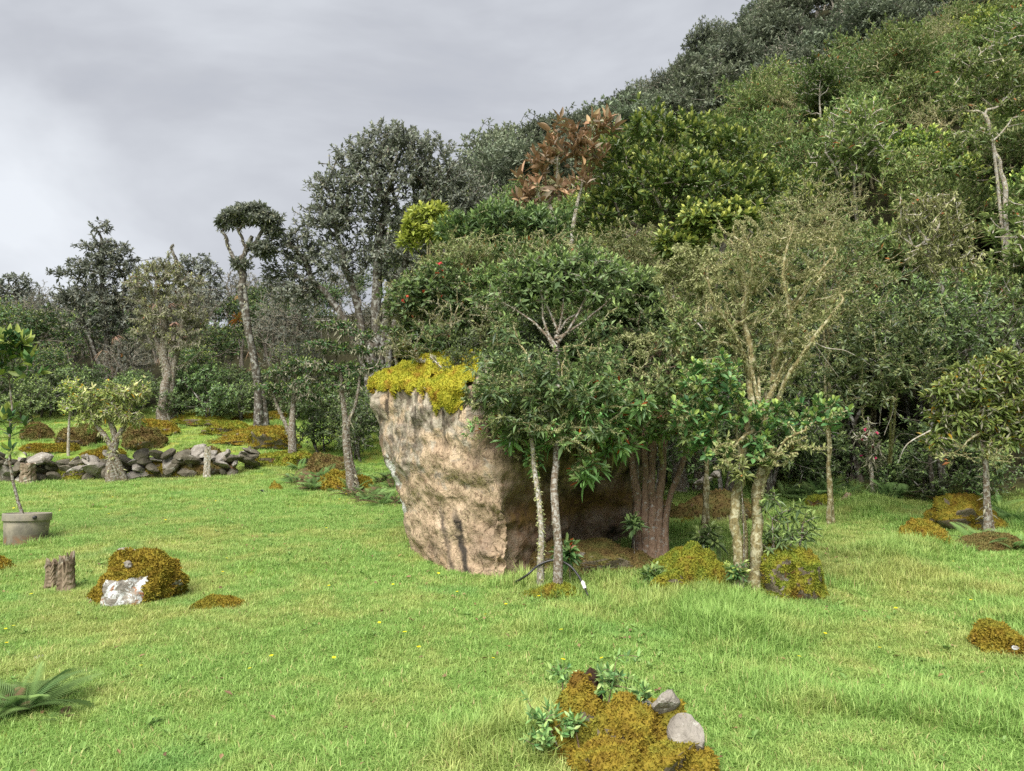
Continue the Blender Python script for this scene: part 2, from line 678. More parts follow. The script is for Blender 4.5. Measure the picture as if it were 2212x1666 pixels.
M_LANCE = leaf_mat('lance_leaf', srgb(88, 110, 58), srgb(136, 152, 82), srgb(180, 184, 108), .55, .45, .3, odd=srgb(196, 162, 50), oddf=.06)
M_TUB = leaf_mat('tub_tree_leaf', srgb(44, 74, 46), srgb(82, 108, 60), srgb(150, 158, 80), .6, .4, .2)
M_SPRIG = leaf_mat('sprig_leaf', srgb(70, 104, 62), srgb(112, 146, 84), srgb(160, 178, 112), .6, .45, .25, odd=srgb(170, 80, 40), oddf=.03)
M_RUST = leaf_mat('rust_leaf', srgb(96, 88, 70), srgb(132, 118, 96), srgb(172, 130, 92), .5, .5, .2, back=srgb(146, 118, 90), vary=.2)
M_STRAP = leaf_mat('strap_leaf', srgb(36, 52, 30), srgb(84, 98, 52), srgb(130, 136, 72), .4, .45, .25)
M_DEAD = leaf_mat('dead_strap', srgb(84, 66, 54), srgb(124, 102, 84), srgb(146, 122, 92), .4, .8, .15)
M_BROM = leaf_mat('bromeliad_leaf', srgb(104, 60, 36), srgb(132, 108, 50), srgb(150, 84, 48), .5, .5, .25)
M_FERN = leaf_mat('fern_leaf', srgb(84, 112, 64), srgb(118, 142, 86), srgb(146, 162, 104), .4, .6, .3)
M_BRACKEN = leaf_mat('dry_fern', srgb(84, 70, 54), srgb(112, 94, 70), srgb(104, 112, 66), .5, .8, .2)
M_LICHEN = leaf_mat('beard_lichen', srgb(108, 112, 74), srgb(148, 150, 108), srgb(172, 172, 130), .5, .9, .3, vary=.1, spec=.05)
M_LICHENG = leaf_mat('grey_lichen', srgb(94, 94, 78), srgb(140, 138, 116), srgb(160, 158, 134), .5, .9, .25, vary=.1, spec=.05)
M_FLOWER = leaf_mat('yellow_petal', srgb(210, 170, 20), srgb(235, 200, 40), srgb(240, 215, 60), .3, .6, .3, vary=.05)
M_RED = leaf_mat('red_petal', srgb(150, 52, 40), srgb(176, 74, 50), srgb(190, 104, 66), .4, .6, .3, vary=.1)
M_PINK = leaf_mat('pink_petal', srgb(170, 40, 90), srgb(190, 60, 120), srgb(200, 90, 150), .4, .6, .3, vary=.1)
M_CREAM = leaf_mat('cream_petal', srgb(196, 186, 110), srgb(214, 206, 140), srgb(222, 214, 150), .4, .7, .3, vary=.05)

# bark
B_GREY = bark_mat('grey_bark', srgb(88, 76, 62), srgb(122, 110, 94), (.34, .33, .29, 1), .6, 34)
B_PALE = bark_mat('pale_bark', srgb(128, 118, 100), srgb(160, 150, 132), (.46, .45, .41, 1), .6, 30)
B_RED = bark_mat('reddish_bark', srgb(108, 88, 72), srgb(138, 116, 98), (.32, .31, .28, 1), .25, 26)
B_TWIG = bark_mat('olive_twig', srgb(104, 96, 66), srgb(138, 126, 88), (.42, .40, .26, 1), .6, 22)
B_DARK = bark_mat('dark_bark', srgb(64, 58, 50), srgb(94, 88, 78), (.30, .30, .27, 1), .5, 12)
B_STUMP = bark_mat('weathered_wood', srgb(96, 82, 66), srgb(142, 128, 108), (.40, .38, .30, 1), .35, 9)
B_BLACK = bark_mat('rotten_wood', srgb(34, 24, 18), srgb(62, 46, 34), (.16, .15, .06, 1), .3, 20)


def moss_material(name, a, b, c, scale=5):
    k = NT(name)
    p = k.pos()
    n1 = k.noise(p, scale, 5, .6, .3)
    n2 = k.noise(p, scale * 9, 3, .6)
    col = k.ramp(n1, [(.33, c), (.47, a), (.62, b)])
    col = k.mix(k.rng(k.attr('tint'), 0, 1, 0, .45), col, a)
    hs = k.n('ShaderNodeHueSaturation', Color=col)
    k.t.links.new(k.rng(k.attr('age'), 0, 1, .55, 1.35), hs.inputs['Value'])
    return k.done(hs.outputs[0], .95, k.bump(n2, .8, .02), .08, .2)


M_MOSS = moss_material('golden_moss', srgb(146, 128, 50), srgb(128, 128, 52), srgb(112, 84, 42))
M_MOSSY = moss_material('yellow_moss', srgb(172, 166, 58), srgb(148, 154, 54), srgb(146, 106, 48))
M_MOSSG = moss_material('green_moss', srgb(138, 138, 52), srgb(112, 130, 52), srgb(126, 100, 46))
M_MOSSB = moss_material('brown_moss', srgb(120, 104, 64), srgb(108, 110, 62), srgb(92, 74, 50))


def rock_material(name, a, b, dark, spot, scale=4, spots=.5, orange=None):
    k = NT(name)
    o = k.pos()
    n1 = k.noise(o, scale, 6, .62)
    n2 = k.noise(o, scale * 6, 5, .6)
    n3 = k.noise(o, scale * 2.1, 5, .7, .8)
    c = k.mix(k.rng(n1, .35, .65), a, b)
    c = k.mix(k.rng(n2, .55, .75, 0, .55), c, dark)
    c = k.mix(k.rng(n3, .66 - .2 * spots, .72 - .2 * spots, 0, .9), c, spot)
    if orange is not None:
        n4 = k.noise(o, scale * 1.3, 3, .6, .5)
        c = k.mix(k.rng(n4, .58, .64, 0, .85), c, orange)
    return k.done(c, .9, k.bump(k.math('ADD', n1, n2), .7, .03), .2)


R_GREY = rock_material('grey_stone', srgb(118, 112, 104), srgb(150, 144, 134), srgb(70, 64, 58), srgb(176, 174, 166), 5, .45)
R_LICHEN = rock_material('lichened_stone', srgb(112, 108, 100), srgb(150, 142, 130), srgb(60, 56, 48), srgb(196, 200, 198), 6, .8, srgb(150, 98, 60))
R_WALL = rock_material('wall_stone', srgb(78, 74, 62), srgb(112, 106, 92), srgb(50, 46, 34), srgb(140, 140, 128), 5, .35)


def boulder_material():
    k = NT('boulder_stone')
    o = k.obj()
    sx = k.n('ShaderNodeSeparateXYZ', Vector=o)
    X, Y, Z = sx.outputs[0], sx.outputs[1], sx.outputs[2]
    n1 = k.noise(o, 1.6, 6, .6, .3)
    n2 = k.noise(o, 8, 6, .65, .6)
    n3 = k.noise(o, 26, 4, .6)
    n4 = k.noise(o, 3.3, 5, .62, .9)
    streak = k.noise(k.n('ShaderNodeMapping', Vector=o, Scale=(7, 7, .7)).outputs[0], 1.0, 5, .6, .4)
    # tan stone with pinkish and ochre patches
    c = k.ramp(n1, [(.30, srgb(140, 122, 104)), (.44, srgb(172, 150, 124)), (.56, srgb(194, 172, 144)), (.72, srgb(166, 154, 142))])
    c = k.mix(k.rng(n4, .58, .68, 0, .55), c, srgb(176, 136, 96))
    c = k.mix(k.rng(n2, .53, .68, 0, .75), c, srgb(104, 84, 64))
    c = k.mix(k.rng(n3, .56, .70, 0, .4), c, srgb(96, 78, 60))
    fl = k.noise(k.n('ShaderNodeMapping', Vector=o, Scale=(1, 1, .55), Rotation=(.3, .5, 0)).outputs[0], 24, 6, .72, 1.4)
    c = k.mix(k.rng(fl, .53, .60, 0, .75), c, srgb(84, 66, 52))
    c = k.mix(k.rng(fl, .36, .28, 0, .6), c, srgb(212, 198, 176))
    crack = k.n('ShaderNodeTexVoronoi', feature='DISTANCE_TO_EDGE', Vector=k.n('ShaderNodeMapping', Vector=o, Scale=(1.4, 1.4, 2.2), Rotation=(.4, .2, .3)).outputs[0], Scale=1.6)
    cw = k.math('ADD', crack.outputs['Distance'], k.math('MULTIPLY', k.math('SUBTRACT', n2, .5), .10))
    c = k.mix(k.math('MULTIPLY', k.math('SUBTRACT', 1.0, k.rng(cw, .0, .022)), k.rng(n4, .45, .55, 0, .8)), c, srgb(66, 52, 40))
    # grey lichen crust towards the top and the outer edge
    lich = k.math('ADD', k.math('MULTIPLY', Z, .16), k.math('MULTIPLY', k.math('SUBTRACT', n4, .5), 1.5))
    lich = k.math('ADD', lich, k.math('MULTIPLY', k.math('SUBTRACT', -.9, X), .14))
    c = k.mix(k.rng(lich, .18, .32, 0, .85), c, k.mix(k.rng(n2, .4, .6), srgb(176, 168, 152), srgb(98, 90, 80)))
    # black water streaks
    c = k.mix(k.math('MULTIPLY', k.rng(streak, .56, .64, 0, .4), k.rng(n1, .38, .56)), c, srgb(112, 98, 84))
    top = k.math('MULTIPLY', k.rng(streak, .51, .60, 0, .9), k.rng(Z, 1.0, 1.8))
    c = k.mix(top, c, srgb(48, 42, 36))
    line = k.math('SUBTRACT', k.math('ADD', X, .60), k.math('MULTIPLY', k.math('SUBTRACT', .5, Z), .22))
    line = k.math('ADD', line, k.math('MULTIPLY', k.math('SUBTRACT', n4, .5), .16))
    band = k.math('SUBTRACT', 1.0, k.rng(k.math('ABSOLUTE', line), .02, .06))
    band2 = k.math('SUBTRACT', 1.0, k.rng(k.math('ABSOLUTE', k.math('ADD', line, .17)), .008, .04))
    band = k.math('MAXIMUM', band, k.math('MULTIPLY', band2, .7))
    band = k.math('MULTIPLY', band, k.math('SUBTRACT', 1.0, k.rng(Z, .52, .72)))
    band = k.math('MULTIPLY', band, k.rng(n2, .28, .44))
    c = k.mix(k.math('MULTIPLY', band, .92), c, srgb(46, 44, 42))
    # white scars on the outer edge
    for (px, pz, r) in ((-1.47, 1.0, .075), (-1.40, .86, .07), (-1.33, .53, .06), (-1.5, 1.08, .04)):
        dx, dz = k.math('SUBTRACT', X, px), k.math('MULTIPLY', k.math('SUBTRACT', Z, pz), .7)
        dd = k.math('SQRT', k.math('ADD', k.math('MULTIPLY', dx, dx), k.math('MULTIPLY', dz, dz)))
        dd = k.math('ADD', dd, k.math('MULTIPLY', k.math('SUBTRACT', n2, .5), .2))
        c = k.mix(k.math('SUBTRACT', 1.0, k.rng(dd, r * .7, r)), c, srgb(214, 212, 208))
    # the damp side: black algae, brown moss film, bare ochre and grey windows
    edge = k.math('ADD', X, k.math('MULTIPLY', k.math('SUBTRACT', n4, .5), .55))
    edge = k.math('ADD', edge, k.math('MULTIPLY', Z, .10))
    damp = k.rng(edge, -.06, .10)
    alg = k.ramp(n4, [(.34, srgb(46, 42, 34)), (.44, srgb(84, 76, 56)), (.52, srgb(122, 108, 82)), (.64, srgb(160, 140, 114))])
    low = k.math('MULTIPLY', k.rng(n1, .44, .52), k.math('SUBTRACT', 1.0, k.rng(Z, .85, 1.15)))
    alg = k.mix(k.math('MULTIPLY', low, .8), alg, k.mix(k.rng(n2, .4, .6), srgb(150, 132, 116), srgb(124, 96, 74)))
    bandm = k.math('MULTIPLY', k.rng(Z, .42, .52), k.math('SUBTRACT', 1.0, k.rng(Z, .66, .80)))
    alg = k.mix(k.math('MULTIPLY', bandm, .8), alg, k.mix(k.rng(n2, .4, .6), srgb(92, 66, 36), srgb(128, 102, 52)))
    c = k.mix(damp, c, alg)
    h = k.math('ADD', k.math('MULTIPLY', n2, 1.0), k.math('SUBTRACT', k.math('MULTIPLY', n3, .6), k.math('MULTIPLY', fl, .6)))
    return k.done(c, .88, k.bump(h, .65, .045), .2)


R_BOULDER = boulder_material()


def ground_material():
    k = NT('ground')
    p = k.pos()
    n1 = k.noise(p, .45, 4, .55)
    n2 = k.noise(p, 2.1, 5, .6, .3)
    n3 = k.noise(p, 16, 4, .6)
    c = k.ramp(n2, [(.30, srgb(92, 116, 48)), (.48, srgb(116, 138, 58)), (.60, srgb(142, 144, 68)), (.72, srgb(140, 114, 64))])
    c = k.mix(k.rng(n1, .4, .65, 0, .5), c, srgb(92, 124, 48))
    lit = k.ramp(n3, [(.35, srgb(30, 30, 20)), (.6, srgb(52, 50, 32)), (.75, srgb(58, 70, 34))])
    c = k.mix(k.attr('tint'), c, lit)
    return k.done(c, .95, k.bump(n3, .7, .04), .1)


def grass_material():
    k = NT('grass_blade')
    p = k.pos()
    n1 = k.noise(p, .38, 3, .5)
    n2 = k.noise(p, 1.7, 4, .6, .4)
    lush = k.mix(k.attr('tint'), srgb(120, 158, 74), srgb(168, 198, 112))
    yel = k.mix(k.attr('tint'), srgb(152, 166, 86), srgb(196, 202, 126))
    c = k.mix(k.rng(k.math('ADD', k.math('MULTIPLY', n1, .6), k.math('MULTIPLY', n2, .6)), .56, .74), lush, yel)
    wn_ = k.n('ShaderNodeTexWhiteNoise', noise_dimensions='1D')
    k.t.links.new(k.math('MULTIPLY', k.attr('tint'), 771.3), wn_.inputs['W'])
    c = k.mix(k.math('LESS_THAN', wn_.outputs['Value'], .06), c, srgb(188, 174, 122))
    bl = k.noise(p, .9, 2, .5)
    c = k.mix(k.rng(bl, .60, .72, 0, .5), c, srgb(118, 166, 92))
    return k.done(c, .5, None, .25, .35)


M_GROUND, M_GRASS = ground_material(), grass_material()


def plain(name, c, rough=.6, spec=.4, c2=None, scale=20, bump=.2):
    k = NT(name)
    n = k.noise(k.obj(), scale, 5, .6)
    col = k.mix(k.rng(n, .4, .65), c, c2 if c2 is not None else tuple(np.array(c) * [.8, .8, .8, 1]))
    return k.done(col, rough, k.bump(n, bump, .01), spec)


M_HOSE = plain('black_rubber', srgb(46, 46, 46), .45, .5)
M_WHITE = plain('white_plastic', srgb(214, 214, 208), .4, .5)
M_SOIL = plain('soil', srgb(64, 50, 36), .95, .1, srgb(40, 30, 20))


def tub_material():
    k = NT('weathered_tub')
    o = k.obj()
    z = k.n('ShaderNodeSeparateXYZ', Vector=o).outputs[2]
    n1 = k.noise(o, 5, 6, .65, .4)
    n2 = k.noise(o, 30, 4, .6)
    c = k.mix(k.rng(n1, .35, .65), srgb(150, 142, 124), srgb(122, 118, 108))
    g = k.math('ADD', k.math('MULTIPLY', k.math('SUBTRACT', n1, .5), .6), k.math('SUBTRACT', .33, z))
    c = k.mix(k.rng(g, .06, .30, 0, .8), c, srgb(84, 80, 66))
    c = k.mix(k.rng(n2, .6, .75, 0, .5), c, srgb(70, 66, 54))
    rust = k.math('MULTIPLY', k.rng(n1, .5, .6), k.math('SUBTRACT', 1.0, k.rng(z, .03, .14)))
    c = k.mix(k.math('MULTIPLY', rust, .6), c, srgb(150, 96, 58))
    return k.done(c, .75, k.bump(n2, .25, .01), .3)


M_POT = tub_material()

# ------------------------------------------------------------------ ground sheet
def axis(lo, hi, n, c, w):
    t = np.linspace(-1, 1, n)
    s = np.sinh(t * w) / np.sinh(w)
    return np.where(s < 0, c + s * (c - lo), c + s * (hi - c))


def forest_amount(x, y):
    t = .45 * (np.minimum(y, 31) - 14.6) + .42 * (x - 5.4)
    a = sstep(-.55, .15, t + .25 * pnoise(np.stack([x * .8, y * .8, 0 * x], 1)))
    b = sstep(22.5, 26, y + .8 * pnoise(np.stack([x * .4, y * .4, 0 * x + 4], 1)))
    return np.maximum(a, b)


gx = axis(-260, 260, 260, 0, 4.2)
gy = np.concatenate([np.linspace(-40, 2, 15)[:-1], np.linspace(2, 26, 190)[:-1], np.linspace(26, 100, 110)[:-1], np.geomspace(100, 600, 20)])
GX, GY = np.meshgrid(gx, gy)
gv = np.stack([GX.ravel(), GY.ravel(), ground(GX.ravel(), GY.ravel())], 1)
nx, ny = len(gx), len(gy)
ii, jj = np.meshgrid(np.arange(ny - 1), np.arange(nx - 1), indexing='ij')
q = np.stack([ii * nx + jj, ii * nx + jj + 1, (ii + 1) * nx + jj + 1, (ii + 1) * nx + jj], -1).reshape(-1, 4)
cen = gv[q].mean(1)
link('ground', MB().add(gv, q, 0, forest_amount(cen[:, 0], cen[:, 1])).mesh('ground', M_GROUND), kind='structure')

# ------------------------------------------------------------------ the great boulder
LV = np.array([-.3, .03, .63, 1.06, 1.45, 1.75, 1.98])
CORN = {
    'L': ([-1.25, -1.28, -1.37, -1.53, -1.65, -1.70, -1.72], [9.4, 9.4, 9.4, 9.42, 9.45, 9.5, 9.55]),
    'G': ([-.72, -.72, -.74, -.86, -.98, -1.05, -1.08], [8.52, 8.52, 8.5, 8.55, 8.6, 8.68, 8.8]),
    'F': ([-.12, -.12, -.10, -.2, -.3, -.37, -.45], [7.95, 7.95, 7.95, 8.0, 8.08, 8.15, 8.25]),
    'M': ([.72, .72, .74, .76, .8, .8, .8], [9.3, 9.3, 9.1, 8.85, 8.7, 8.62, 8.65]),
    'R': ([1.45, 1.45, 1.6, 1.75, 1.85, 1.9, 1.9], [9.95, 9.95, 9.85, 9.75, 9.65, 9.6, 9.6]),
    'B': ([1.5, 1.5, 1.6, 1.7, 1.8, 1.9, 1.9], [11.6, 11.6, 11.6, 11.7, 11.8, 11.8, 11.8]),
    'C': ([-1.0, -1.0, -1.1, -1.2, -1.35, -1.45, -1.5], [11.3, 11.3, 11.4, 11.5, 11.6, 11.6, 11.6]),
}


def boulder_rings(nz=84, nr=230):
    zs = np.linspace(LV[0], LV[-1], nz)
    keys = 'LGFMRBC'
    share = [45, 50, 55, 40, 16, 12, 12]
    rings = []
    for z in zs:
        c = np.array([[np.interp(z, LV, CORN[k][0]), np.interp(z, LV, CORN[k][1])] for k in keys])
        pts = []
        for a in range(7):
            t = np.linspace(0, 1, share[a], endpoint=False)[:, None]
            pts.append(c[a] * (1 - t) + c[(a + 1) % 7] * t)
        r = np.concatenate(pts)
        for _ in range(2):
            r = (np.roll(r, 1, 0) + 2 * r + np.roll(r, -1, 0)) / 4
        rings.append(np.column_stack([r, np.full(len(r), z)]))
    top = rings[-1]
    cc = np.array([.1, 10.1, 0])
    for s in np.linspace(.96, .02, 18):
        r = cc + (top - cc) * s
        r[:, 2] = LV[-1] + .38 * (1 - s ** 3)
        rings.append(r)
    return np.array(rings)


BR = boulder_rings()
bn, bm = BR.shape[:2]
dz = np.gradient(BR, axis=0)
dr = np.roll(BR, -1, 1) - np.roll(BR, 1, 1)
bnorm = unit(np.cross(dr, dz))
pp = BR.reshape(-1, 3)
dis = .06 * fbm(pp * [.9, .9, .6] + 3, 2) + .03 * np.abs(fbm(pp * [2.6, 2.6, 2.0] + 8, 3)) + .022 * fbm(pp * 6 + 1, 4, .6)
ledge = fbm(pp @ np.array([[.9, .2, .3], [-.2, .9, .2], [-.5, .1, 1.6]]) * 1.7 + 31, 2)
dis = dis + .06 * (np.floor(ledge * 4) / 4 + .25 * sstep(.75, 1, (ledge * 4) % 1))
blk = np.floor(fbm(pp * [2.2, 2.2, 3.4] + 21, 2) * 4) / 4
near_edge = np.exp(-((pp[:, 0] + .12) / .38) ** 2) * (1 - sstep(.7, 1.2, pp[:, 2])) * (pp[:, 1] < 9)
dis = dis + .11 * blk * near_edge - .05 * near_edge + .012 * np.abs(pnoise(pp * 16))
BV = pp + bnorm.reshape(-1, 3) * dis[:, None]
bi, bj = np.meshgrid(np.arange(bn - 1), np.arange(bm), indexing='ij')
bq = np.stack([bi * bm + bj, bi * bm + (bj + 1) % bm, (bi + 1) * bm + (bj + 1) % bm, (bi + 1) * bm + bj], -1).reshape(-1, 4)
BBASE = np.array([0, 9.3, 0])
boulder = thing('boulder', 'huge tan and grey boulder with black streaks and a cap of yellow moss', 'boulder', BBASE)
link('stone', MB().add(BV, bq).mesh('boulder_stone', R_BOULDER, BBASE), boulder)
BTOP = BV.reshape(bn, bm, 3)


def inside_boulder(x, y):
    r = BTOP[14][:, :2]
    x, y = np.atleast_1d(x), np.atleast_1d(y)
    ins = np.zeros(len(x), bool)
    a, b = r, np.roll(r, -1, 0)
    for (x0, y0), (x1, y1) in zip(a[::3], np.roll(a[::3], -1, 0)):
        cnd = ((y0 > y) != (y1 > y)) & (x < (x1 - x0) * (y - y0) / (y1 - y0 + 1e-12) + x0)
        ins ^= cnd
    return ins


# ------------------------------------------------------------------ moss, mounds and stones
def fuzz(mb, V, Q, n, rng, L=.02, W=.35, lean=.55, mat=0, flat=0.0):
    a, b, c, d = (V[Q[:, min(k, Q.shape[1] - 1)]] for k in range(4))
    nr = np.cross(c - a, d - b)
    ar = np.linalg.norm(nr, axis=1)
    k = rng.choice(len(Q), n, p=ar / ar.sum())
    s, t = rng.uniform(size=(n, 1)), rng.uniform(size=(n, 1))
    p = (a[k] * (1 - s) + b[k] * s) * (1 - t) + (d[k] * (1 - s) + c[k] * s) * t
    m = unit(nr[k])
    dd = unit(m + lean * rng.normal(size=(n, 3)) + np.array([0, 0, .25]))
    LL = L * rng.uniform(.5, 1.4, n)
    leaf_faces(mb, p - m * LL[:, None] * .25, dd, rng.normal(size=(n, 3)), LL, LL * W, .1, .1, False, rng.uniform(size=n), rng.uniform(.3, 1, n), mat)


def dome(cx, cy, rx, ry, h, seed, bump=.3, rings=26, sect=72, rot=0, foot=.06, steep=.55):
    r = np.linspace(0, 1, rings)[:, None]
    th = np.linspace(0, 2 * np.pi, sect, endpoint=False)[None]
    edge = 1 + .40 * pnoise(np.stack([np.cos(th) * 1.7 + seed, np.sin(th) * 1.3, 0 * th + seed * .7], -1).reshape(-1, 3)).reshape(1, -1)
    lx, ly = r * np.cos(th) * rx * edge, r * np.sin(th) * ry * edge
    x = cx + lx * math.cos(rot) - ly * math.sin(rot)
    y = cy + lx * math.sin(rot) + ly * math.cos(rot)
    p = np.stack([x.ravel() / max(rx, .2) * 1.5 + seed * 3.1, y.ravel() / max(ry, .2) * 1.5, np.full(x.size, seed * 1.7)], 1)
    nz = fbm(p, 4, .55).reshape(x.shape)
    lump = pnoise(p * 2.3 + 5.5).reshape(x.shape)
    z = h * np.clip(1 - r ** 2.3, 0, 1) ** (steep + .25) * (1 + bump * nz + .9 * bump * lump) + .05 * h * nz
    rl = np.random.default_rng(int(seed) * 7 + 1)
    for _ in range(9):
        a_, q_ = rl.uniform(0, 6.28), rl.uniform(.15, .85)
        bx, by = q_ * math.cos(a_), q_ * math.sin(a_)
        w_ = rl.uniform(.14, .34)
        z = z + h * rl.uniform(-.28, .42) * np.exp(-((lx / rx - bx) ** 2 + (ly / ry - by) ** 2) / w_ ** 2) * (1 - r ** 4)
    z = z + ground(x.ravel(), y.ravel()).reshape(x.shape) - foot * r ** 3
    V = np.stack([x, y, z], -1).reshape(-1, 3)
    i, j = np.meshgrid(np.arange(rings - 1), np.arange(sect), indexing='ij')
    Q = np.stack([i * sect + j, (i + 1) * sect + j, (i + 1) * sect + (j + 1) % sect, i * sect + (j + 1) % sect], -1).reshape(-1, 4)
    return V, Q


def rock_shape(seed, sub=2, cuts=9, flat=.75):
    """A broken stone: a sphere shaved flat by random planes, unit size."""
    import bmesh
    rng = np.random.default_rng(seed)
    bm_ = bmesh.new()
    bmesh.ops.create_icosphere(bm_, subdivisions=sub, radius=1)
    V = np.array([v.co[:] for v in bm_.verts])
    Fc = np.array([[v.index for v in f.verts] for f in bm_.faces])
    bm_.free()
    for _ in range(cuts):
        n = unit(rng.normal(size=3))
        h = rng.uniform(.5, .82)
        d = V @ n - h
        V = V - np.outer(np.clip(d, 0, None), n)
    V = V * (1 + .07 * pnoise(V * 2.3 + seed)[:, None])
    V = V * rng.uniform(.8, 1.2, 3) * np.array([1, 1, flat])
    return V, Fc


R_DAMP = rock_material('damp_stone', srgb(84, 76, 62), srgb(118, 108, 90), srgb(46, 40, 32), srgb(150, 148, 138), 5, .35, srgb(120, 84, 52))


def mossy_shape(cx, cy, rx, ry, h, seed, sub=5):
    """An uneven low boulder half sunk in the turf."""
    V, Fc = rock_shape(int(seed) + 900, sub, 7, 1.0)
    d = unit(V)
    V = V * (1 + .20 * fbm(d * 1.6 + seed * 1.3, 4, .55) + .07 * np.abs(pnoise(d * 5 + seed)))[:, None]
    V = V / np.abs(V).max(0)
    V[:, 2] = np.where(V[:, 2] > 0, V[:, 2], V[:, 2] * .5)
    V = V * [rx * 1.12, ry * 1.12, h * 1.02]
    return V + [cx, cy, gz(cx, cy) + .02 * h], Fc


def two_faced(V, Q, mk, rng):
    """One rock: moss (slot 0) where mk, bare stone (slot 1) elsewhere."""
    mb = MB()
    mb.add(V, Q[mk], 0, .4, rng.uniform(.3, .6, int(mk.sum())))
    mb.f.append((Q[~mk], 1, np.full(int((~mk).sum()), .5), np.full(int((~mk).sum()), .5), True))
    return mb


def mound(name, label, cat, cx, cy, rx, ry, h, seed, mat, nf, L=.02, bump=.3, group=None, rot=0, steep=.55, fw=.35, bare=.0):
    rng = np.random.default_rng(seed)
    base = np.array([cx, cy, gz(cx, cy)])
    o = thing(name, label, cat, base, group)
    if h >= .13:
        V, Q = mossy_shape(cx, cy, rx, ry, h, seed, 5 if nf > 6000 else 4)
        nr = unit(np.cross(V[Q[:, 1]] - V[Q[:, 0]], V[Q[:, 2]] - V[Q[:, 0]]))
        cen_ = V[Q].mean(1)
        mk = nr[:, 2] + .55 * pnoise(cen_ * 4.5 / max(rx, .3) + seed) > bare
        link('rock', two_faced(V, Q, mk, rng).mesh(name + '_rock', [mat, R_DAMP], base), o)
        fz = MB()
        fuzz(fz, V, Q[mk], nf, rng, L, fw)
        link('moss', fz.mesh(name + '_moss', mat, base), o, None, 'stuff')
        return o
    V, Q = dome(cx, cy, rx, ry, h, seed, bump, rot=rot, steep=steep + .5)
    link('hummock', MB().add(V, Q, 0, .4, rng.uniform(.3, .6, len(Q))).mesh(name + '_hummock', mat, base), o)
    fz = MB()
    fuzz(fz, V, Q, nf, rng, L, fw)
    link('moss', fz.mesh(name + '_moss', mat, base), o, None, 'stuff')
    return o


def stone(name, label, cat, p, size, seed, mat, rot=(0, 0, 0), parent=None, group=None, sub=3, cuts=12, flat=.75):
    V, Fc = rock_shape(seed, sub, cuts, flat)
    o = link(name, MB().add(V * np.asarray(size), Fc, 0, smooth=False).mesh(name, mat), parent, p)
    o.rotation_euler = rot
    if parent is None:
        tag(o, label, cat, group)
    return o

# moss cap on the boulder: a thick shell that follows the rock and laps over its rim in uneven tongues
bcen = BV[bq].mean(1)
drip = .10 * pnoise(np.stack([BV[:, 0] * 5.5, BV[:, 1] * 5.5, 0 * BV[:, 0] + 2], 1)) + .05 * pnoise(np.stack([BV[:, 0] * 15, BV[:, 1] * 15, 0 * BV[:, 0] + 6], 1))
zthr = np.where(BV[:, 0] < -.93, 1.89, 1.89 - .17 * sstep(-.93, -.82, BV[:, 0]) + .3 * sstep(-.52, -.40, BV[:, 0])) + drip
mv = BV[:, 2] - zthr
gap_ = np.exp(-((BV[:, 0] + .93) / .035) ** 2)
mv = mv - .10 * gap_
offs = sstep(0, .09, mv) * .055 * (1 + .9 * fbm(BV * 6.5, 3)) + .006
CVV = BV + bnorm.reshape(-1, 3) * offs[:, None] + np.array([0, 0, .3]) * offs[:, None]
mkc = (mv[bq].min(1) > 0) & (bcen[:, 0] < -.38) & (bcen[:, 1] < 10.9)
cq = bq[mkc]
use = np.unique(cq)
remap = np.zeros(len(BV), int)
remap[use] = np.arange(len(use))
cv, cq = CVV[use], remap[cq]
cap = link('moss_cap', MB().add(cv, cq, 0, .4, .5).mesh('boulder_moss_cap', M_MOSSY, BBASE), boulder)
cap['label'] = 'thick yellow moss lapping over the rim'
fz = MB()
fuzz(fz, cv, cq, 30000, np.random.default_rng(6), .032, .3, .6)
link('moss', fz.mesh('boulder_moss', M_MOSSY, BBASE), cap, None, 'stuff')

# ------------------------------------------------------------------ mossy rocks and mounds in the grass
def gp(u, v):
    return hit(u, v)


def onto(V, u, v, sink=0.0):
    """The point of a surface that the photograph shows at (u, v)."""
    pu, pv = CU + V[:, 0] / V[:, 1] * F, CV + (CAMZ - V[:, 2]) / V[:, 1] * F
    d = np.hypot(pu - u, pv - v) + 14 * (V[:, 1] - V[:, 1].min())
    p = V[int(np.argmin(d))].copy()
    p[2] -= sink
    return p


# foreground mound with stones, a black stub of wood and sprigs
FM = np.array([.62, 4.20])
FP = []
for k, (x, y, rx, ry, h) in enumerate(((.49, 4.45, .15, .14, .22), (.79, 4.42, .20, .16, .23), (.93, 4.15, .15, .17, .25), (.63, 4.14, .22, .2, .22), (.39, 4.17, .15, .15, .13), (.80, 3.94, .2, .18, .18), (.55, 3.88, .18, .17, .12), (1.03, 3.9, .12, .14, .10))):
    FP.append(mossy_shape(x - .06, y, rx * 1.08, ry * 1.05, h * 1.62, 210 + k, 4))
FV = np.concatenate([q_[0] for q_ in FP])
FQ = np.concatenate([q_[1] + sum(len(r_[0]) for r_ in FP[:k]) for k, q_ in enumerate(FP)])
FV = FV + unit(FV - [FM[0], FM[1], -.2]) * (.02 * fbm(FV * 14, 3))[:, None]
fb = np.array([FM[0], FM[1], gz(*FM)])
fm_ = thing('mossy_mound', 'golden moss mound with grey stones at the bottom edge of the photo', 'mound', fb)
nr = unit(np.cross(FV[FQ[:, 1]] - FV[FQ[:, 0]], FV[FQ[:, 2]] - FV[FQ[:, 0]]))
cen_ = FV[FQ].mean(1)
mk = nr[:, 2] + .5 * pnoise(cen_ * 8 + 3) > -.2
nv_, nf_ = len(FP[0][0]), len(FP[0][1])
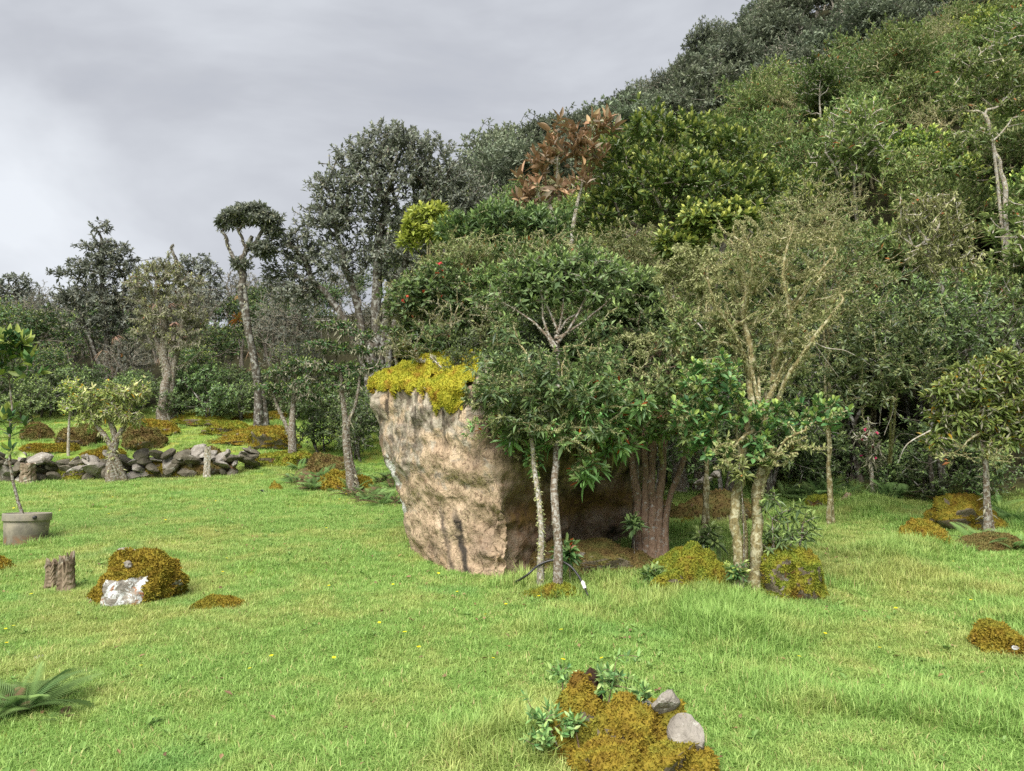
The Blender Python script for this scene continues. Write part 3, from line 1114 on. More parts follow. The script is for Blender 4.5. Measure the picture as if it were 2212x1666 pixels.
for k in range(len(FP)):
    link('rock', two_faced(FV[k * nv_:(k + 1) * nv_], FP[k][1], mk[k * nf_:(k + 1) * nf_], np.random.default_rng(k)).mesh('mound_rock', [M_MOSS, R_DAMP], fb), fm_)
sv, sq = dome(FM[0] + .05, FM[1] - .05, .60, .66, .05, 23, .5, steep=1.2)
link('skirt', MB().add(sv, sq, 0, .4, .5).mesh('mound_skirt', M_MOSSG, fb), fm_)
fz = MB()
fuzz(fz, FV, FQ[mk], 36000, np.random.default_rng(21), .024, .4, .8)
fuzz(fz, sv, sq, 9000, np.random.default_rng(22), .028, .3, .8)
link('moss', fz.mesh('mound_moss', M_MOSS, fb), fm_, None, 'stuff')
stone('stone', 'grey angular stone, upper one on the foreground moss mound', 'stone', onto(FV, 1438, 1522) + [0, 0, .02], (.095, .075, .085), 31, R_GREY, (.1, .3, .4), flat=1.0, cuts=8)
stone('stone', 'small pale wedge stone beside the upper grey stone on the foreground mound', 'stone', onto(FV, 1402, 1538) + [0, 0, .015], (.062, .045, .055), 32, R_GREY, (.5, .2, 1.4), flat=1.0, cuts=8)
stone('stone', 'largest pale stone low on the foreground moss mound', 'stone', onto(FV, 1478, 1600) + [0, 0, .02], (.12, .10, .12), 33, R_GREY, (.2, .5, 2.1), flat=1.0, cuts=8)
stone('stone', 'tiny grey stone bedded in the moss of the foreground mound', 'stone', onto(FV, 1452, 1552), (.018, .016, .014), 34, R_GREY)
def stub(name, label, base, r, h, seed, mat, lean=(0, 0), cat='stump', jag=.25, sides=18, n=16):
    """A weathered stub: fluted sides, a splintered top with a hollow."""
    rng = np.random.default_rng(seed)
    z = np.linspace(-.06, h, n)
    th = np.arange(sides) * 2 * np.pi / sides
    flute = 1 + .16 * pnoise(np.stack([np.cos(th) * 2.2 + seed, np.sin(th) * 2.2, 0 * th], 1))[None] + .07 * rng.normal(size=(1, sides))
    R = r * flute * (1 + .3 * np.exp(-np.clip(z, 0, 9) / h * 5))[:, None] * (1 + .05 * rng.normal(size=(n, sides)))
    topz = h * (1 + jag * pnoise(np.stack([np.cos(th) * 1.6 + 3 * seed, np.sin(th) * 1.6, 0 * th + 2], 1)) + .5 * jag * rng.normal(size=sides) * .5)
    zz = z[:, None] / h * topz[None]
    V = np.stack([R * np.cos(th) + lean[0] * zz, R * np.sin(th) + lean[1] * zz, zz], -1)
    inner = V[-1].copy()
    inner[:, :2] = inner[:, :2] * .6
    inner[:, 2] -= .05 * h
    cen_ = inner * [.1, .1, 1]
    cen_[:, 2] = inner[:, 2].mean() - .06 * h
    V = np.concatenate([V, inner[None], cen_[None]])
    m = len(V)
    i, j = np.meshgrid(np.arange(m - 1), np.arange(sides), indexing='ij')
    Q = np.stack([i * sides + j, i * sides + (j + 1) % sides, (i + 1) * sides + (j + 1) % sides, (i + 1) * sides + j], -1).reshape(-1, 4)
    o = link(name, MB().add(V.reshape(-1, 3), Q, 0, smooth=False).mesh(name, mat), None, base)
    return tag(o, label, cat)
stub('wood_stub', 'black rotten stub of wood standing in the foreground moss mound', onto(FV, 1280, 1495) + [0, -.03, .0], .055, .12, 41, B_BLACK, (.05, 0), 'stump', .15)

# mossy rock on the left with the bare lichened stone face
p = gp(270, 1300)
rk = thing('mossy_rock', 'mossy rock with white lichened front face beside two stumps', 'rock', p)
V, Q = mossy_shape(p[0] - .03, p[1] + .24, .43, .42, .44, 52, 5)
nr = unit(np.cross(V[Q[:, 1]] - V[Q[:, 0]], V[Q[:, 2]] - V[Q[:, 0]]))
cen_ = V[Q].mean(1)
face = np.exp(-((cen_[:, 0] - p[0] - .04) / .17) ** 2) * (cen_[:, 1] < p[1] + .12) * (cen_[:, 2] < p[2] + .23)
mk = (nr[:, 2] + .5 * pnoise(cen_ * 9 + 3) > -.45) & (face + .25 * pnoise(cen_ * 12) < .42)
link('rock', two_faced(V, Q, mk, np.random.default_rng(2)).mesh('mossy_rock_body', [M_MOSS, R_LICHEN], p), rk)
fz = MB()
fuzz(fz, V, Q[mk], 16000, np.random.default_rng(53), .032, .35)
link('moss', fz.mesh('mossy_rock_moss', M_MOSS, p), rk, None, 'stuff')
MRV = V
RKP = p
stone('stone', 'brownish flat stone at the very top of the mossy rock by the stumps', 'stone', onto(MRV, 272, 1188), (.07, .05, .04), 54, R_GREY, (0, .1, .3))
stone('stone', 'longer flat stone at the top right of the mossy rock by the stumps', 'stone', onto(MRV, 290, 1192), (.085, .05, .035), 55, R_GREY, (0, .25, -.2))
stone('stone', 'pale triangular stone half sunk in the front moss of the mossy rock', 'stone', onto(MRV, 279, 1215), (.06, .035, .065), 56, R_GREY, (.5, .5, .1))
s1, s2 = gp(115, 1272), gp(143, 1278)
stub('stump', 'shorter weathered tree stump, the left one of the pair', s1, .070, .26, 61, B_STUMP, (.02, 0), jag=.2)
stub('stump', 'taller splintered tree stump between its neighbour stump and the mossy rock', s2, .075, .32, 62, B_STUMP, (.03, 0), jag=.35)
pm = gp(5, 1232)
mound('mossy_hummock', 'low brown moss hummock cut by the left photo edge', 'mound', pm[0] - .1, pm[1], .28, .22, .17, 63, M_MOSS, 5000, .03)
pm = gp(468, 1312)
mound('mossy_hummock', 'flat yellow moss cushion lying in the lawn beyond the mossy rock', 'mound', pm[0], pm[1], .33, .24, .075, 64, M_MOSS, 7000, .028)
pm = gp(370, 1285)
mound('mossy_hummock', 'low mossy apron at the right foot of the lichened rock', 'mound', pm[0] - .05, pm[1], .26, .22, .07, 65, M_MOSSG, 4000, .03)
for k, (u, v, rx, ry, h, lab, mt, nf) in enumerate((
        (2100, 1142, .52, .40, .50, 'tall golden moss mound below the yellow leaved shrub', M_MOSS, 9000),
        (2022, 1188, .33, .28, .29, 'round mossy hummock in front of the tall moss mound', M_MOSS, 7000),
        (2155, 1196, .35, .24, .20, 'low ferny moss hummock at the right edge of the meadow', M_MOSSB, 5000),
        (2200, 1422, .21, .20, .21, 'rusty moss hummock with a white stone, cut by the right edge', M_MOSS, 6000),
        (1780, 1100, .22, .2, .2, 'small green moss clump at the shady forest edge', M_MOSSG, 3000),
        (590, 1062, .16, .14, .10, 'tiny golden moss cushion beside the small spiky plant', M_MOSS, 1200),
        (1450, 1125, .18, .2, .30, 'brown mossy boulder seen behind the clustered trunks', M_MOSSB, 3000),
        (1490, 1150, .30, .22, .10, 'flat yellow moss patch behind the clustered trunks', M_MOSS, 3000))):
    pm = gp(u, v)
    mound('mossy_hummock', lab, 'mound', pm[0], pm[1] + .15, rx * 1.05, ry, h * 1.15, 70 + k, mt, nf, .03, .35, bare=-.3)
stone('stone', 'white stone in the rusty moss hummock at the right edge', 'stone', at(2195, 1400, gp(2200, 1422)[1] - .17), (.03, .03, .025), 79, R_LICHEN)
# the moss mound around the double lichened trunk, in two lobes
pm = gp(1512, 1290)
mound('mossy_mound', 'yellow green moss mound left of the double lichened trunk', 'mound', pm[0], pm[1] + .22, .42, .42, .46, 81, M_MOSSG, 16000, .028, .25, bare=-.25)
pm = gp(1712, 1300)
mound('mossy_mound', 'dark footed moss mound to the right of the double lichened trunk', 'mound', pm[0], pm[1] + .25, .37, .42, .46, 82, M_MOSSG, 16000, .028, .3, bare=-.15)
pm = gp(1255, 1265)
mound('mossy_mound', 'low leafy moss bank between the slim trunks and the boulder', 'mound', pm[0] + .1, pm[1] + .75, .75, .70, .30, 83, M_MOSSB, 14000, .03, .4)
pm = gp(1200, 1300)
mound('mossy_mound', 'flat mossy foot around the two slim lichened trunks', 'mound', pm[0], pm[1] + .15, .42, .28, .08, 84, M_MOSSG, 6000, .03, .4)

# ------------------------------------------------------------------ tub with its tree
pt = gp(27, 1186)
tub = thing('planter_tub', 'weathered grey round tub with a rim and knob', 'planter', pt + [0, .25, 0])
prof0 = [(.335, -.03), (.335, 0), (.345, .10), (.355, .20), (.362, .285), (.362, .29), (.385, .292), (.388, .30), (.390, .375), (.386, .385), (.372, .386), (.366, .38), (.360, .33), (.30, .325), (.0, .33)]
prof = [(r * .70, z * 1.02) for r, z in prof0]
sd = 64
th = np.arange(sd) * 2 * np.pi / sd
def lathe(profile, mat, sd=64):
    t = np.arange(sd) * 2 * np.pi / sd
    V = np.array([[r * np.cos(a), r * np.sin(a), z] for r, z in profile for a in t])
    m = len(profile)
    i, j = np.meshgrid(np.arange(m - 1), np.arange(sd), indexing='ij')
    return V, np.stack([i * sd + j, i * sd + (j + 1) % sd, (i + 1) * sd + (j + 1) % sd, (i + 1) * sd + j], -1).reshape(-1, 4)
V, Q = lathe(prof[:6], M_POT)
link('wall', MB().add(V, Q).mesh('tub_wall', M_POT), tub)
V, Q = lathe(prof[5:12] + [(.245, .33), (.245, .29)], M_POT)
link('rim', MB().add(V, Q, smooth=True).mesh('tub_rim', M_POT), tub)
tub.rotation_euler = (math.radians(-7), 0, 0)
V, Q = lathe([(.25, .350), (.15, .36), (.001, .365)], M_SOIL)
link('soil', MB().add(V, Q).mesh('tub_soil', M_SOIL), tub)
V, Q = lathe([(.001, .045), (.02, .045), (.026, .036), (.026, .02), (.014, .014), (.014, -.02)], M_HOSE, 16)
a = -.75
kn = link('knob', MB().add(V, Q).mesh('tub_knob', M_HOSE), tub, (.272 * math.cos(a), .272 * math.sin(a), .345))
kn.rotation_euler = (Vector((math.cos(a), math.sin(a), 0))).to_track_quat('Z', 'Y').to_euler()

# ------------------------------------------------------------------ hose
hp = curve_pts([gp(1070, 1272) + [0, 0, .015], gp(1100, 1270) + [0, 0, .03], at(1135, 1245, 7.45), at(1165, 1220, 7.5), at(1200, 1210, 7.5), at(1230, 1222, 7.45), at(1250, 1245, 7.35), at(1262, 1268, 7.25)], 60)
V, Q = tube(hp, .011, 10)
hb = hp[0]
hose = thing('garden_hose', 'black hose arching past the two slim trunks at the boulder', 'hose', hb)
link('tube', MB().add(V, Q).mesh('hose_tube', M_HOSE, hb), hose)
cp = curve_pts([at(1258, 1256, 7.3), at(1264, 1272, 7.23)], 6)
V, Q = tube(cp, [.012, .019, .019, .015, .019, .012], 12)
link('connector', MB().add(V, Q).mesh('hose_connector', M_WHITE, hb), hose)
V, Q = tube(curve_pts([at(1264, 1272, 7.23), at(1270, 1285, 7.15), gp(1278, 1302) + [0, 0, .02]], 12), .006, 8)
link('nozzle', MB().add(V, Q).mesh('hose_nozzle', M_HOSE, hb), hose)

# ------------------------------------------------------------------ dry stone wall
WSH = []
for k in range(9):
    V, Fc = rock_shape(200 + k, 2, 6, .8)
    WSH.append(MB().add(V, Fc, 0, smooth=False).mesh('wall_stone', R_WALL if k % 4 else R_GREY))
rw = np.random.default_rng(9)
def stone_wall(name, label, pts, h, cat='wall', seed=1, rows=4):
    rr = np.random.default_rng(seed)
    C = curve_pts(pts, 200)
    L = np.concatenate([[0], np.cumsum(np.linalg.norm(np.diff(C[:, :2], axis=0), axis=1))])
    base = np.array([C[0][0], C[0][1], gz(C[0][0], C[0][1])])
    o = thing(name, label, cat, base)
    z0 = 0
    for r in range(rows):
        hh = h / rows * (1.25 - .14 * r)
        s = rr.uniform(0, .2)
        while s < L[-1]:
            w = rr.choice([.14, .2, .27, .36, .5]) * rr.uniform(.85, 1.15) * (1 - .1 * r)
            if rr.uniform() < (.0 if r < rows - 1 else .35):
                s += w
                continue
            x = np.interp(s + w / 2, L, C[:, 0])
            y = np.interp(s + w / 2, L, C[:, 1]) + rr.normal() * .06
            g = gz(x, y)
            st = link('stone', WSH[rr.integers(9)], o, np.array([x, y, g + z0 + hh * .45 + rr.normal() * .02]) - base)
            st.scale = (w * .60, .24, hh * rr.uniform(.62, 1.05))
            st.rotation_euler = (rr.normal() * .3, rr.normal() * .3, rr.normal() * .5)
            s += w * .93
        z0 += hh * .86
    return o
wl_pts = [gp(-90, 1050), gp(60, 1046), gp(180, 1044), gp(300, 1040), gp(400, 1038), gp(492, 1034)]
wl_pts = [q + [0, .45, 0] for q in wl_pts]
stone_wall('stone_wall', 'long low dry stone wall with moss along the back of the lawn', wl_pts, .62, seed=3)
w2 = [gp(508, 1026) + [0, .3, 0], gp(530, 1022) + [0, .4, 0]]
stone_wall('stone_wall', 'short stack of flat pale stones where the wall ends', w2, .62, seed=5, rows=5)
W = lambda u: np.array([np.interp(u, [60, 180, 300, 400, 492], [q[0] for q in wl_pts[1:]]), np.interp(u, [60, 180, 300, 400, 492], [q[1] for q in wl_pts[1:]])])
for k, (u, rx, ry, h, lab) in enumerate(((20, .5, .3, .30, 'moss cushion at the far left foot of the stone wall'), (420, .75, .35, .62, 'brown moss heap burying the wall beside the fence post'),
                                         (325, .5, .3, .45, 'mossy hump on the wall between the tree and the post'), (120, .6, .3, .42, 'green moss drape over the wall behind the cut log'))):
    w_ = W(u)
    mound('mossy_hummock', lab, 'mound', w_[0], w_[1] + .15, rx, ry, h, 90 + k, [M_MOSSB, M_MOSSB, M_MOSS, M_MOSSG][k], 4000, .05, .4)
pb = gp(447, 1034)
stub('fence_post', 'pale round wooden fence post standing before the stone wall', pb, .065, .68, 101, B_PALE, (.03, 0), 'post', .05)
pb = gp(60, 1046)
stub('cut_log', 'stout pale cut log standing against the stone wall', pb, .13, .42, 102, B_STUMP, (0, 0), 'log', .12)

# logs and scraps at the forest edge
def log(name, label, a, b, r, seed, mat):
    rng = np.random.default_rng(seed)
    pts = curve_pts([a, (a + b) / 2 + rng.normal(size=3) * r * .4, b], 14)
    R = r * (1 + .12 * rng.normal(size=(14, 10)))
    R[0] *= .75
    R[-1] *= .6
    pts2 = np.concatenate([pts[:1], pts, pts[-1:]])
    R = np.concatenate([R[:1] * .05, R, R[-1:] * .05])
    V, Q = tube(pts2 + np.linspace(0, 1e-3, 16)[:, None] * (b - a), R, 10)
    o = link(name, MB().add(V, Q, smooth=False).mesh(name, mat, a), None, a)
    return tag(o, label, 'log')
a = gp(1815, 1096)
log('fallen_log', 'reddish broken log lying at the shady forest edge', a + [0, 0, .05], gp(1838, 1092) + [0, .05, .16], .06, 5, B_RED)
a = gp(1783, 1104)
log('fallen_log', 'flat grey log end lying in the grass by the reddish log', a + [0, 0, .04], gp(1806, 1102) + [0, 0, .06], .05, 6, B_STUMP)
a = gp(1455, 1222)
log('fallen_log', 'curved dead branch on the moss beside the clustered trunks', a + [0, 0, .02], at(1482, 1190, 8.6), .03, 7, B_RED)
for k, (u, v, s, lab) in enumerate(((1528, 1035, (.10, .08, .07), 'pale rounded stone, lowest behind the lichen tree'), (1545, 1025, (.09, .08, .08), 'pale stone on top of the heap behind the lichen tree'),
                                    (1512, 1042, (.11, .08, .06), 'flat pale stone left in the heap behind the lichen tree'))):
    stone('stone', lab, 'stone', at(u, v, 11.6), s, 110 + k, R_GREY, (0, .2 * k, k), flat=.7)
    if k == 0:
        b_ = at(1530, 1052, 11.7)
        mound('mossy_hummock', 'dark earthy bank under the pale stone heap', 'mound', b_[0], b_[1], .9, .5, max(.2, b_[2] - gz(b_[0], b_[1])), 115, M_MOSSB, 4000, .04)
pr = gp(85, 1425)
stone('stone', 'small pale stone sunk in the lawn above the fern', 'stone', pr + [0, 0, .015], (.05, .04, .03), 120, R_LICHEN)
pr = gp(380, 905)
stone('stone', 'grey round rock at the foot of the thick old trunk', 'stone', pr + [0, 0, .1], (.32, .3, .28), 121, R_WALL)

# ------------------------------------------------------------------ trees around the boulder
def tpx(lst, foot=True):
    pts = [at(*q) for q in lst]
    if foot:
        pts[0][2] = gz(pts[0][0], pts[0][1]) - .06
    return pts


LF = dict(L=.10, W=.36, n=9, lo=12, hi=80, stem=.06, droop=.12)

build_tree('slim_tree', 'slim lichened tree whose fanned limbs carry a dark crown over the boulder', 'tree',
           [(tpx([(1205, 1288, 7.4), (1203, 1150, 7.45), (1200, 1000, 7.75), (1203, 880, 8.1), (1203, 780, 8.4), (1200, 725, 8.5)]), .045)] +
           [([at(1202, 760 - 9 * (j_ * 3 % 5), 8.40), at((1201 * 2 + u_) / 3 + 16 * math.sin(j_ * 2.1), 712 - 7 * (j_ * 2 % 3), 8.48), at(u_, v_, 8.55 + .1 * (j_ % 2))], .017) for j_, (u_, v_) in enumerate(((1112, 668), (1158, 612), (1172, 648), (1222, 590), (1275, 618), (1262, 668), (1310, 655)))],
           lobes_px(8.7, [(1210, 610, 110, 50), (1130, 630, 80, 50), (1290, 605, 90, 60), (1230, 570, 90, 40), (1160, 585, 70, 40)]), 520, LF, B_GREY, M_DARKLEAF, 301,
           lichen=dict(n=5000, L=.025, rmax=.06, hang=.25, W=.5), lichen_mat=M_LICHENG, first=.6, wob=.08, low=.9, rough=.65)
build_tree('slim_tree', 'leaning slim brown trunk with drooping branches before the dark boulder face', 'tree',
           [(tpx([(1173, 1274, 7.55), (1168, 1180, 7.55), (1158, 1060, 7.62), (1150, 960, 7.75), (1135, 860, 8.0)]), .036)],
           lobes_px(7.7, [(1110, 900, 80, 45), (1180, 870, 70, 40), (1060, 850, 60, 35, .3)]), 90, dict(L=.11, W=.3, n=11, lo=15, hi=95, stem=.06, droop=.3), B_PALE, M_DARKLEAF, 302,
           lichen=dict(n=4200, L=.03, rmax=.05, hang=.3, W=.5), lichen_mat=M_LICHEN, first=.7, wob=.14, bare=.2, low=.9)
build_tree('epiphyte_laden_bush', 'bush of long leaf rosettes hanging in front of the boulder overhang', 'bush',
           [([at(1290, 1010, 8.55), at(1270, 930, 8.3), at(1260, 860, 8.2)], .03), ([at(1240, 900, 8.5), at(1200, 940, 7.9), at(1190, 960, 7.7)], .022)],
           lobes_px(7.85, [(1270, 1010, 45, 35), (1190, 925, 50, 40), (1310, 905, 60, 50), (1250, 860, 70, 40), (1340, 960, 40, 40), (1150, 985, 30, 25), (1360, 850, 70, 45), (1105, 945, 25, 30), (1290, 830, 60, 35)]), 150,
           dict(L=.13, W=.26, n=12, lo=15, hi=100, stem=.07, droop=.25, oval=True), B_TWIG, M_SPRIG, 303,
           lichen=dict(n=4200, L=.028, rmax=.05, hang=.35, W=.5), lichen_mat=M_LICHEN, first=.2, wob=.16, low=1.0, bare=.12)
stems = []
for k, (u0, u1, v1) in enumerate(((1380, 1362, 880), (1395, 1392, 830), (1410, 1416, 800), (1424, 1440, 840), (1438, 1500, 900))):
    stems.append((tpx([(u0, 1212 + 3 * k, 8.72 - .03 * k), (u0 - 3 + k, 1110, 8.75), ((u0 + u1) / 2 - 4 + 2 * k, 1010, 8.8), (u1, v1, 8.9)]), [.062, .055, .068, .060, .045][k]))
build_tree('clustered_tree', 'cluster of five reddish and grey trunks right of the boulder', 'tree', stems,
           lobes_px(9.0, [(1370, 790, 80, 70), (1450, 740, 90, 80), (1520, 780, 70, 70), (1400, 860, 70, 45), (1480, 860, 60, 50)]), 420,
           dict(L=.095, W=.34, n=9, lo=12, hi=85, stem=.06, droop=.15), B_RED, M_DARKLEAF, 304, lichen=dict(n=6000, L=.028, rmax=.075, hang=.3, W=.5), lichen_mat=M_LICHENG, first=.75)
_, LT = build_tree('lichen_tree', 'twiggy double trunked tree bearded with yellow lichen', 'tree',
           [(tpx([(1596, 1294, 7.35), (1588, 1180, 7.35), (1592, 1080, 7.4), (1612, 960, 7.5), (1622, 800, 7.6), (1605, 660, 7.7)]), .055),
            (tpx([(1634, 1284, 7.42), (1628, 1180, 7.45), (1645, 1060, 7.5), (1652, 930, 7.6), (1672, 800, 7.7), (1705, 660, 7.8)]), .062)] +
           [([at(*q_) for q_ in l_], r_) for l_, r_ in (([(1652, 930, 7.6), (1700, 820, 7.35), (1752, 740, 7.2), (1790, 690, 7.15), (1822, 648, 7.1)], .026), ([(1620, 820, 7.6), (1585, 720, 7.35), (1545, 660, 7.2), (1528, 600, 7.2)], .022),
                                                       ([(1672, 800, 7.65), (1705, 700, 7.35), (1690, 580, 7.3), (1715, 490, 7.3)], .022), ([(1705, 680, 7.6), (1755, 610, 7.35), (1805, 545, 7.3)], .018), ([(1608, 680, 7.6), (1625, 570, 7.3), (1600, 490, 7.3)], .018))],
           lobes_px(7.8, [(1600, 600, 100, 90), (1700, 580, 110, 100), (1660, 510, 130, 60), (1770, 650, 55, 40), (1550, 700, 70, 70), (1650, 720, 90, 80), (1740, 500, 90, 50)]), 620,
           dict(L=.045, W=.4, n=5, lo=10, hi=75, stem=.05, droop=.1), B_TWIG, M_OLIVE, 305, lichen=dict(n=30000, L=.030, rmax=.07, hang=.45, W=.28), lichen_mat=M_LICHEN,
           bare=.72, first=.45, wob=.12, shell=.55, r_tip=.0035, seg=.16, low=.8)
build_tree('lichen_tree', 'mossy crooked snag forking behind the leaf rosettes, yellow with lichen', 'tree',
           [([at(1480, 960, 9.0), at(1475, 840, 8.9), at(1462, 740, 8.8), at(1440, 620, 8.8)], .035), ([at(1472, 780, 8.85), at(1500, 690, 8.7), at(1520, 640, 8.7)], .028)],
           lobes_px(8.7, [(1440, 600, 40, 40), (1525, 620, 40, 40), (1380, 740, 60, 30), (1500, 560, 60, 40)]), 90, dict(L=.05, W=.4, n=5, stem=.05), B_TWIG, M_OLIVE, 306,
           lichen=dict(n=7000, L=.05, rmax=.06, hang=.35, W=.35), lichen_mat=M_LICHEN, bare=.6, wob=.14, first=.4)
build_tree('leafy_sapling', 'glossy leaved young tree spreading low around the double lichened trunk', 'tree',
           [(tpx([(1612, 1290, 7.55), (1606, 1150, 7.55), (1600, 1020, 7.5), (1590, 900, 7.45)]), .026), (tpx([(1618, 1290, 7.6), (1640, 1080, 7.5), (1690, 960, 7.3), (1740, 930, 7.2)]), .022)],
           lobes_px(7.4, [(1540, 820, 85, 55), (1580, 890, 80, 50), (1700, 905, 70, 38), (1780, 895, 60, 40), (1480, 900, 40, 40), (1530, 960, 50, 40), (1640, 960, 50, 40)]), 250,
           dict(L=.085, W=.48, n=8, lo=15, hi=80, stem=.05, droop=.08, oval=True), B_TWIG, M_TUB, 307, lichen=dict(n=5500, L=.03, rmax=.03, hang=.4, W=.45), lichen_mat=M_LICHEN, wob=.12, first=.4, low=.6, bare=.1)
build_tree('leafy_shrub', 'drooping narrow leaved shrub rising from the right moss mound', 'shrub',
           [(tpx([(1705, 1290, 7.4), (1708, 1200, 7.45), (1700, 1120, 7.45)]), .015), (tpx([(1715, 1292, 7.4), (1722, 1200, 7.4), (1735, 1130, 7.4)]), .014), (tpx([(1680, 1292, 7.35), (1672, 1200, 7.4), (1668, 1120, 7.4)]), .012)],
           lobes_px(7.4, [(1712, 1120, 45, 40), (1670, 1170, 30, 45), (1745, 1160, 25, 30), (1665, 1080, 25, 30)]), 46, dict(L=.10, W=.22, n=9, lo=20, hi=105, stem=.07, droop=.3, oval=True), B_GREY, M_DARKLEAF, 308, first=.4)
for k, (u, v, Y, r, lab) in enumerate(((1525, 1160, 8.0, 24, 'small dark rosette shrub on the left moss mound'), (1225, 1195, 7.7, 24, 'bright green leafy sprig beside the slim trunk'),
                                       (1415, 1245, 7.7, 22, 'low green rosette at the foot of the clustered trunks'), (1365, 1130, 8.5, 18, 'dark sapling with few leaves before the clustered trunks'),
                                       (1600, 1020, 7.3, 28, 'grey green leaf tuft clinging to the double trunk'), (1590, 1230, 7.3, 18, 'round leaved sprig at the foot of the double trunk'))):
    c = at(u, v, Y)
    b = np.array([c[0] + .02, Y, gz(c[0], Y) - .03])
    build_tree('leafy_sprig', lab, 'plant', [([b, (b + c) / 2 + [.02, 0, 0], c], .008)], [(c, np.array([r, r, r]) * Y / F)], 12,
               dict(L=[.13, .14, .12, .10, .09, .08][k], W=.3, n=12, lo=20, hi=100, stem=.08, droop=.25, oval=True), B_GREY, [M_DARKLEAF, M_SPRIG, M_SPRIG, M_DARKLEAF, M_OLIVE, M_TUB][k], 320 + k, first=.6)

# ------------------------------------------------------------------ shrubs on top of and behind the boulder
TOP = lambda u, v, Y: at(u, v, Y)
build_tree('red_flowered_shrub', 'shrub on the mossy boulder rim dotted with orange red blooms', 'shrub',
           [([at(900, 800, 9.9), at(905, 720, 9.9), at(920, 650, 9.9)], .025), ([at(960, 800, 9.7), at(970, 720, 9.7), at(990, 660, 9.7)], .02)],
           lobes_px(9.9, [(880, 655, 55, 55), (945, 625, 70, 60), (1005, 690, 65, 55), (900, 725, 65, 45), (960, 745, 70, 40)]), 800, dict(L=.085, W=.42, n=9, lo=12, hi=85, stem=.05), B_TWIG, M_DARKLEAF, 331,
           lichen=dict(n=5000, L=.025, rmax=.03, W=.4, hang=.3), lichen_mat=M_LICHENG, first=.3, bare=.12)
build_tree('silver_shrub', 'grey twigged shrub sprawling over the left end of the boulder', 'shrub',
           [([at(860, 800, 10.3), at(850, 740, 10.3), at(840, 690, 10.2)], .02), ([at(1000, 830, 8.9), at(960, 800, 8.8), at(930, 770, 8.9)], .014)],
           lobes_px(10.0, [(845, 690, 35, 55), (880, 760, 60, 30), (950, 790, 60, 22, -.6), (1010, 800, 60, 30, -.8)]), 220, dict(L=.05, W=.4, n=7, stem=.05), B_PALE, M_OLIVE, 332,
           lichen=dict(n=5000, L=.03, rmax=.03, W=.45, hang=.3), lichen_mat=M_LICHENG, first=.3, bare=.4, wob=.12)
specs = [
    ('olive_shrub', 'olive twiggy shrub between the red blooms and the dark crown', 10.6, [(985, 570, 80, 60), (1050, 590, 80, 60), (1060, 680, 80, 60), (1100, 740, 70, 45)], 884, dict(L=0.078, W=.36, n=8, stem=.05), M_OLIVE, B_TWIG, (1030, 820, 9.6)),
    ('olive_shrub', 'narrow leaved bush crowning the bank above the boulder', 12.0, [(1010, 500, 70, 38), (1090, 480, 90, 40), (1170, 495, 70, 45), (1060, 545, 90, 45), (1150, 560, 80, 40)], 1054, dict(L=0.130, W=.28, n=9, stem=.07, hi=65), M_DARKLEAF, B_TWIG, (1090, 800, 11.6)),
    ('olive_shrub', 'dull brown twigged bush beneath the glossy tree', 11.6, [(1430, 560, 100, 60), (1340, 540, 70, 60), (1500, 600, 70, 60), (1400, 640, 90, 50), (1300, 690, 70, 50)], 1054, dict(L=0.078, W=.34, n=7, stem=.06), M_OLIVE, B_TWIG, (1400, 900, 11.4)),
    ('dark_shrub', 'dark rosette leaved shrub above the clustered trunks', 9.6, [(1360, 620, 70, 55), (1400, 690, 60, 50), (1330, 680, 60, 50)], 561, dict(L=0.111, W=.33, n=9, stem=.06), M_DARKLEAF, B_GREY, (1370, 900, 9.4)),
    ('dark_shrub', 'shrub with dark leaves filling behind the slim tree', 9.7, [(1120, 760, 80, 50), (1210, 770, 80, 50), (1290, 760, 70, 50), (1060, 790, 60, 40)], 714, dict(L=0.104, W=.36, n=9, stem=.06), M_DARKLEAF, B_TWIG, (1180, 850, 9.4)),
    ('lime_shrub', 'lime yellow tufted treetop beside the big grey tree', 13.5, [(930, 458, 42, 18), (895, 490, 24, 36), (968, 484, 32, 18), (935, 505, 40, 24), (880, 520, 20, 20)], 260, dict(L=0.143, W=.34, n=10, stem=.07), M_LIME, B_TWIG, (930, 760, 13.0)),
    ('glossy_shrub', 'glossy bush with bright tips in front of the bearded tree', 10.5, [(1530, 480, 60, 36), (1590, 470, 50, 40), (1470, 530, 55, 32)], 289, dict(L=0.130, W=.42, n=9, stem=.06, oval=True), M_GLOSSY, B_TWIG, (1520, 800, 10.4)),
    ('olive_shrub', 'brownish lichen bush between glossy tree and forest edge', 10.8, [(1780, 520, 90, 80), (1850, 620, 80, 80), (1800, 680, 70, 60), (1700, 480, 90, 50)], 884, dict(L=0.065, W=.36, n=7, stem=.06), M_OLIVE, B_TWIG, (1790, 980, 11.2)),
]
for k, (nm, lab, Y, lb, nt_, lf, mt, bk, root) in enumerate(specs):
    r0 = at(*root)
    r0[2] = max(gz(r0[0], r0[1]) - .05, 1.95 if (8.3 < root[2] < 10.2 and root[0] < 1300) else -9)
    top = at(np.mean([q[0] for q in lb]), np.mean([q[1] for q in lb]), Y)
    side = at(lb[0][0], lb[0][1], Y)
    build_tree(nm, lab, 'shrub', [([r0, (r0 + top) / 2 + [.05, .05, 0], top], .035), ([r0 + [.08, .03, 0], (r0 * .6 + side * .4), side], .028)], lobes_px(Y, lb), nt_, lf, bk, mt, 340 + k,
               lichen=dict(n=5000 if mt is M_OLIVE else 1800, L=.03, rmax=.03, W=.35, hang=.3), lichen_mat=M_LICHEN, first=.3, bare=.35 if mt is M_OLIVE else .05, wob=.09)

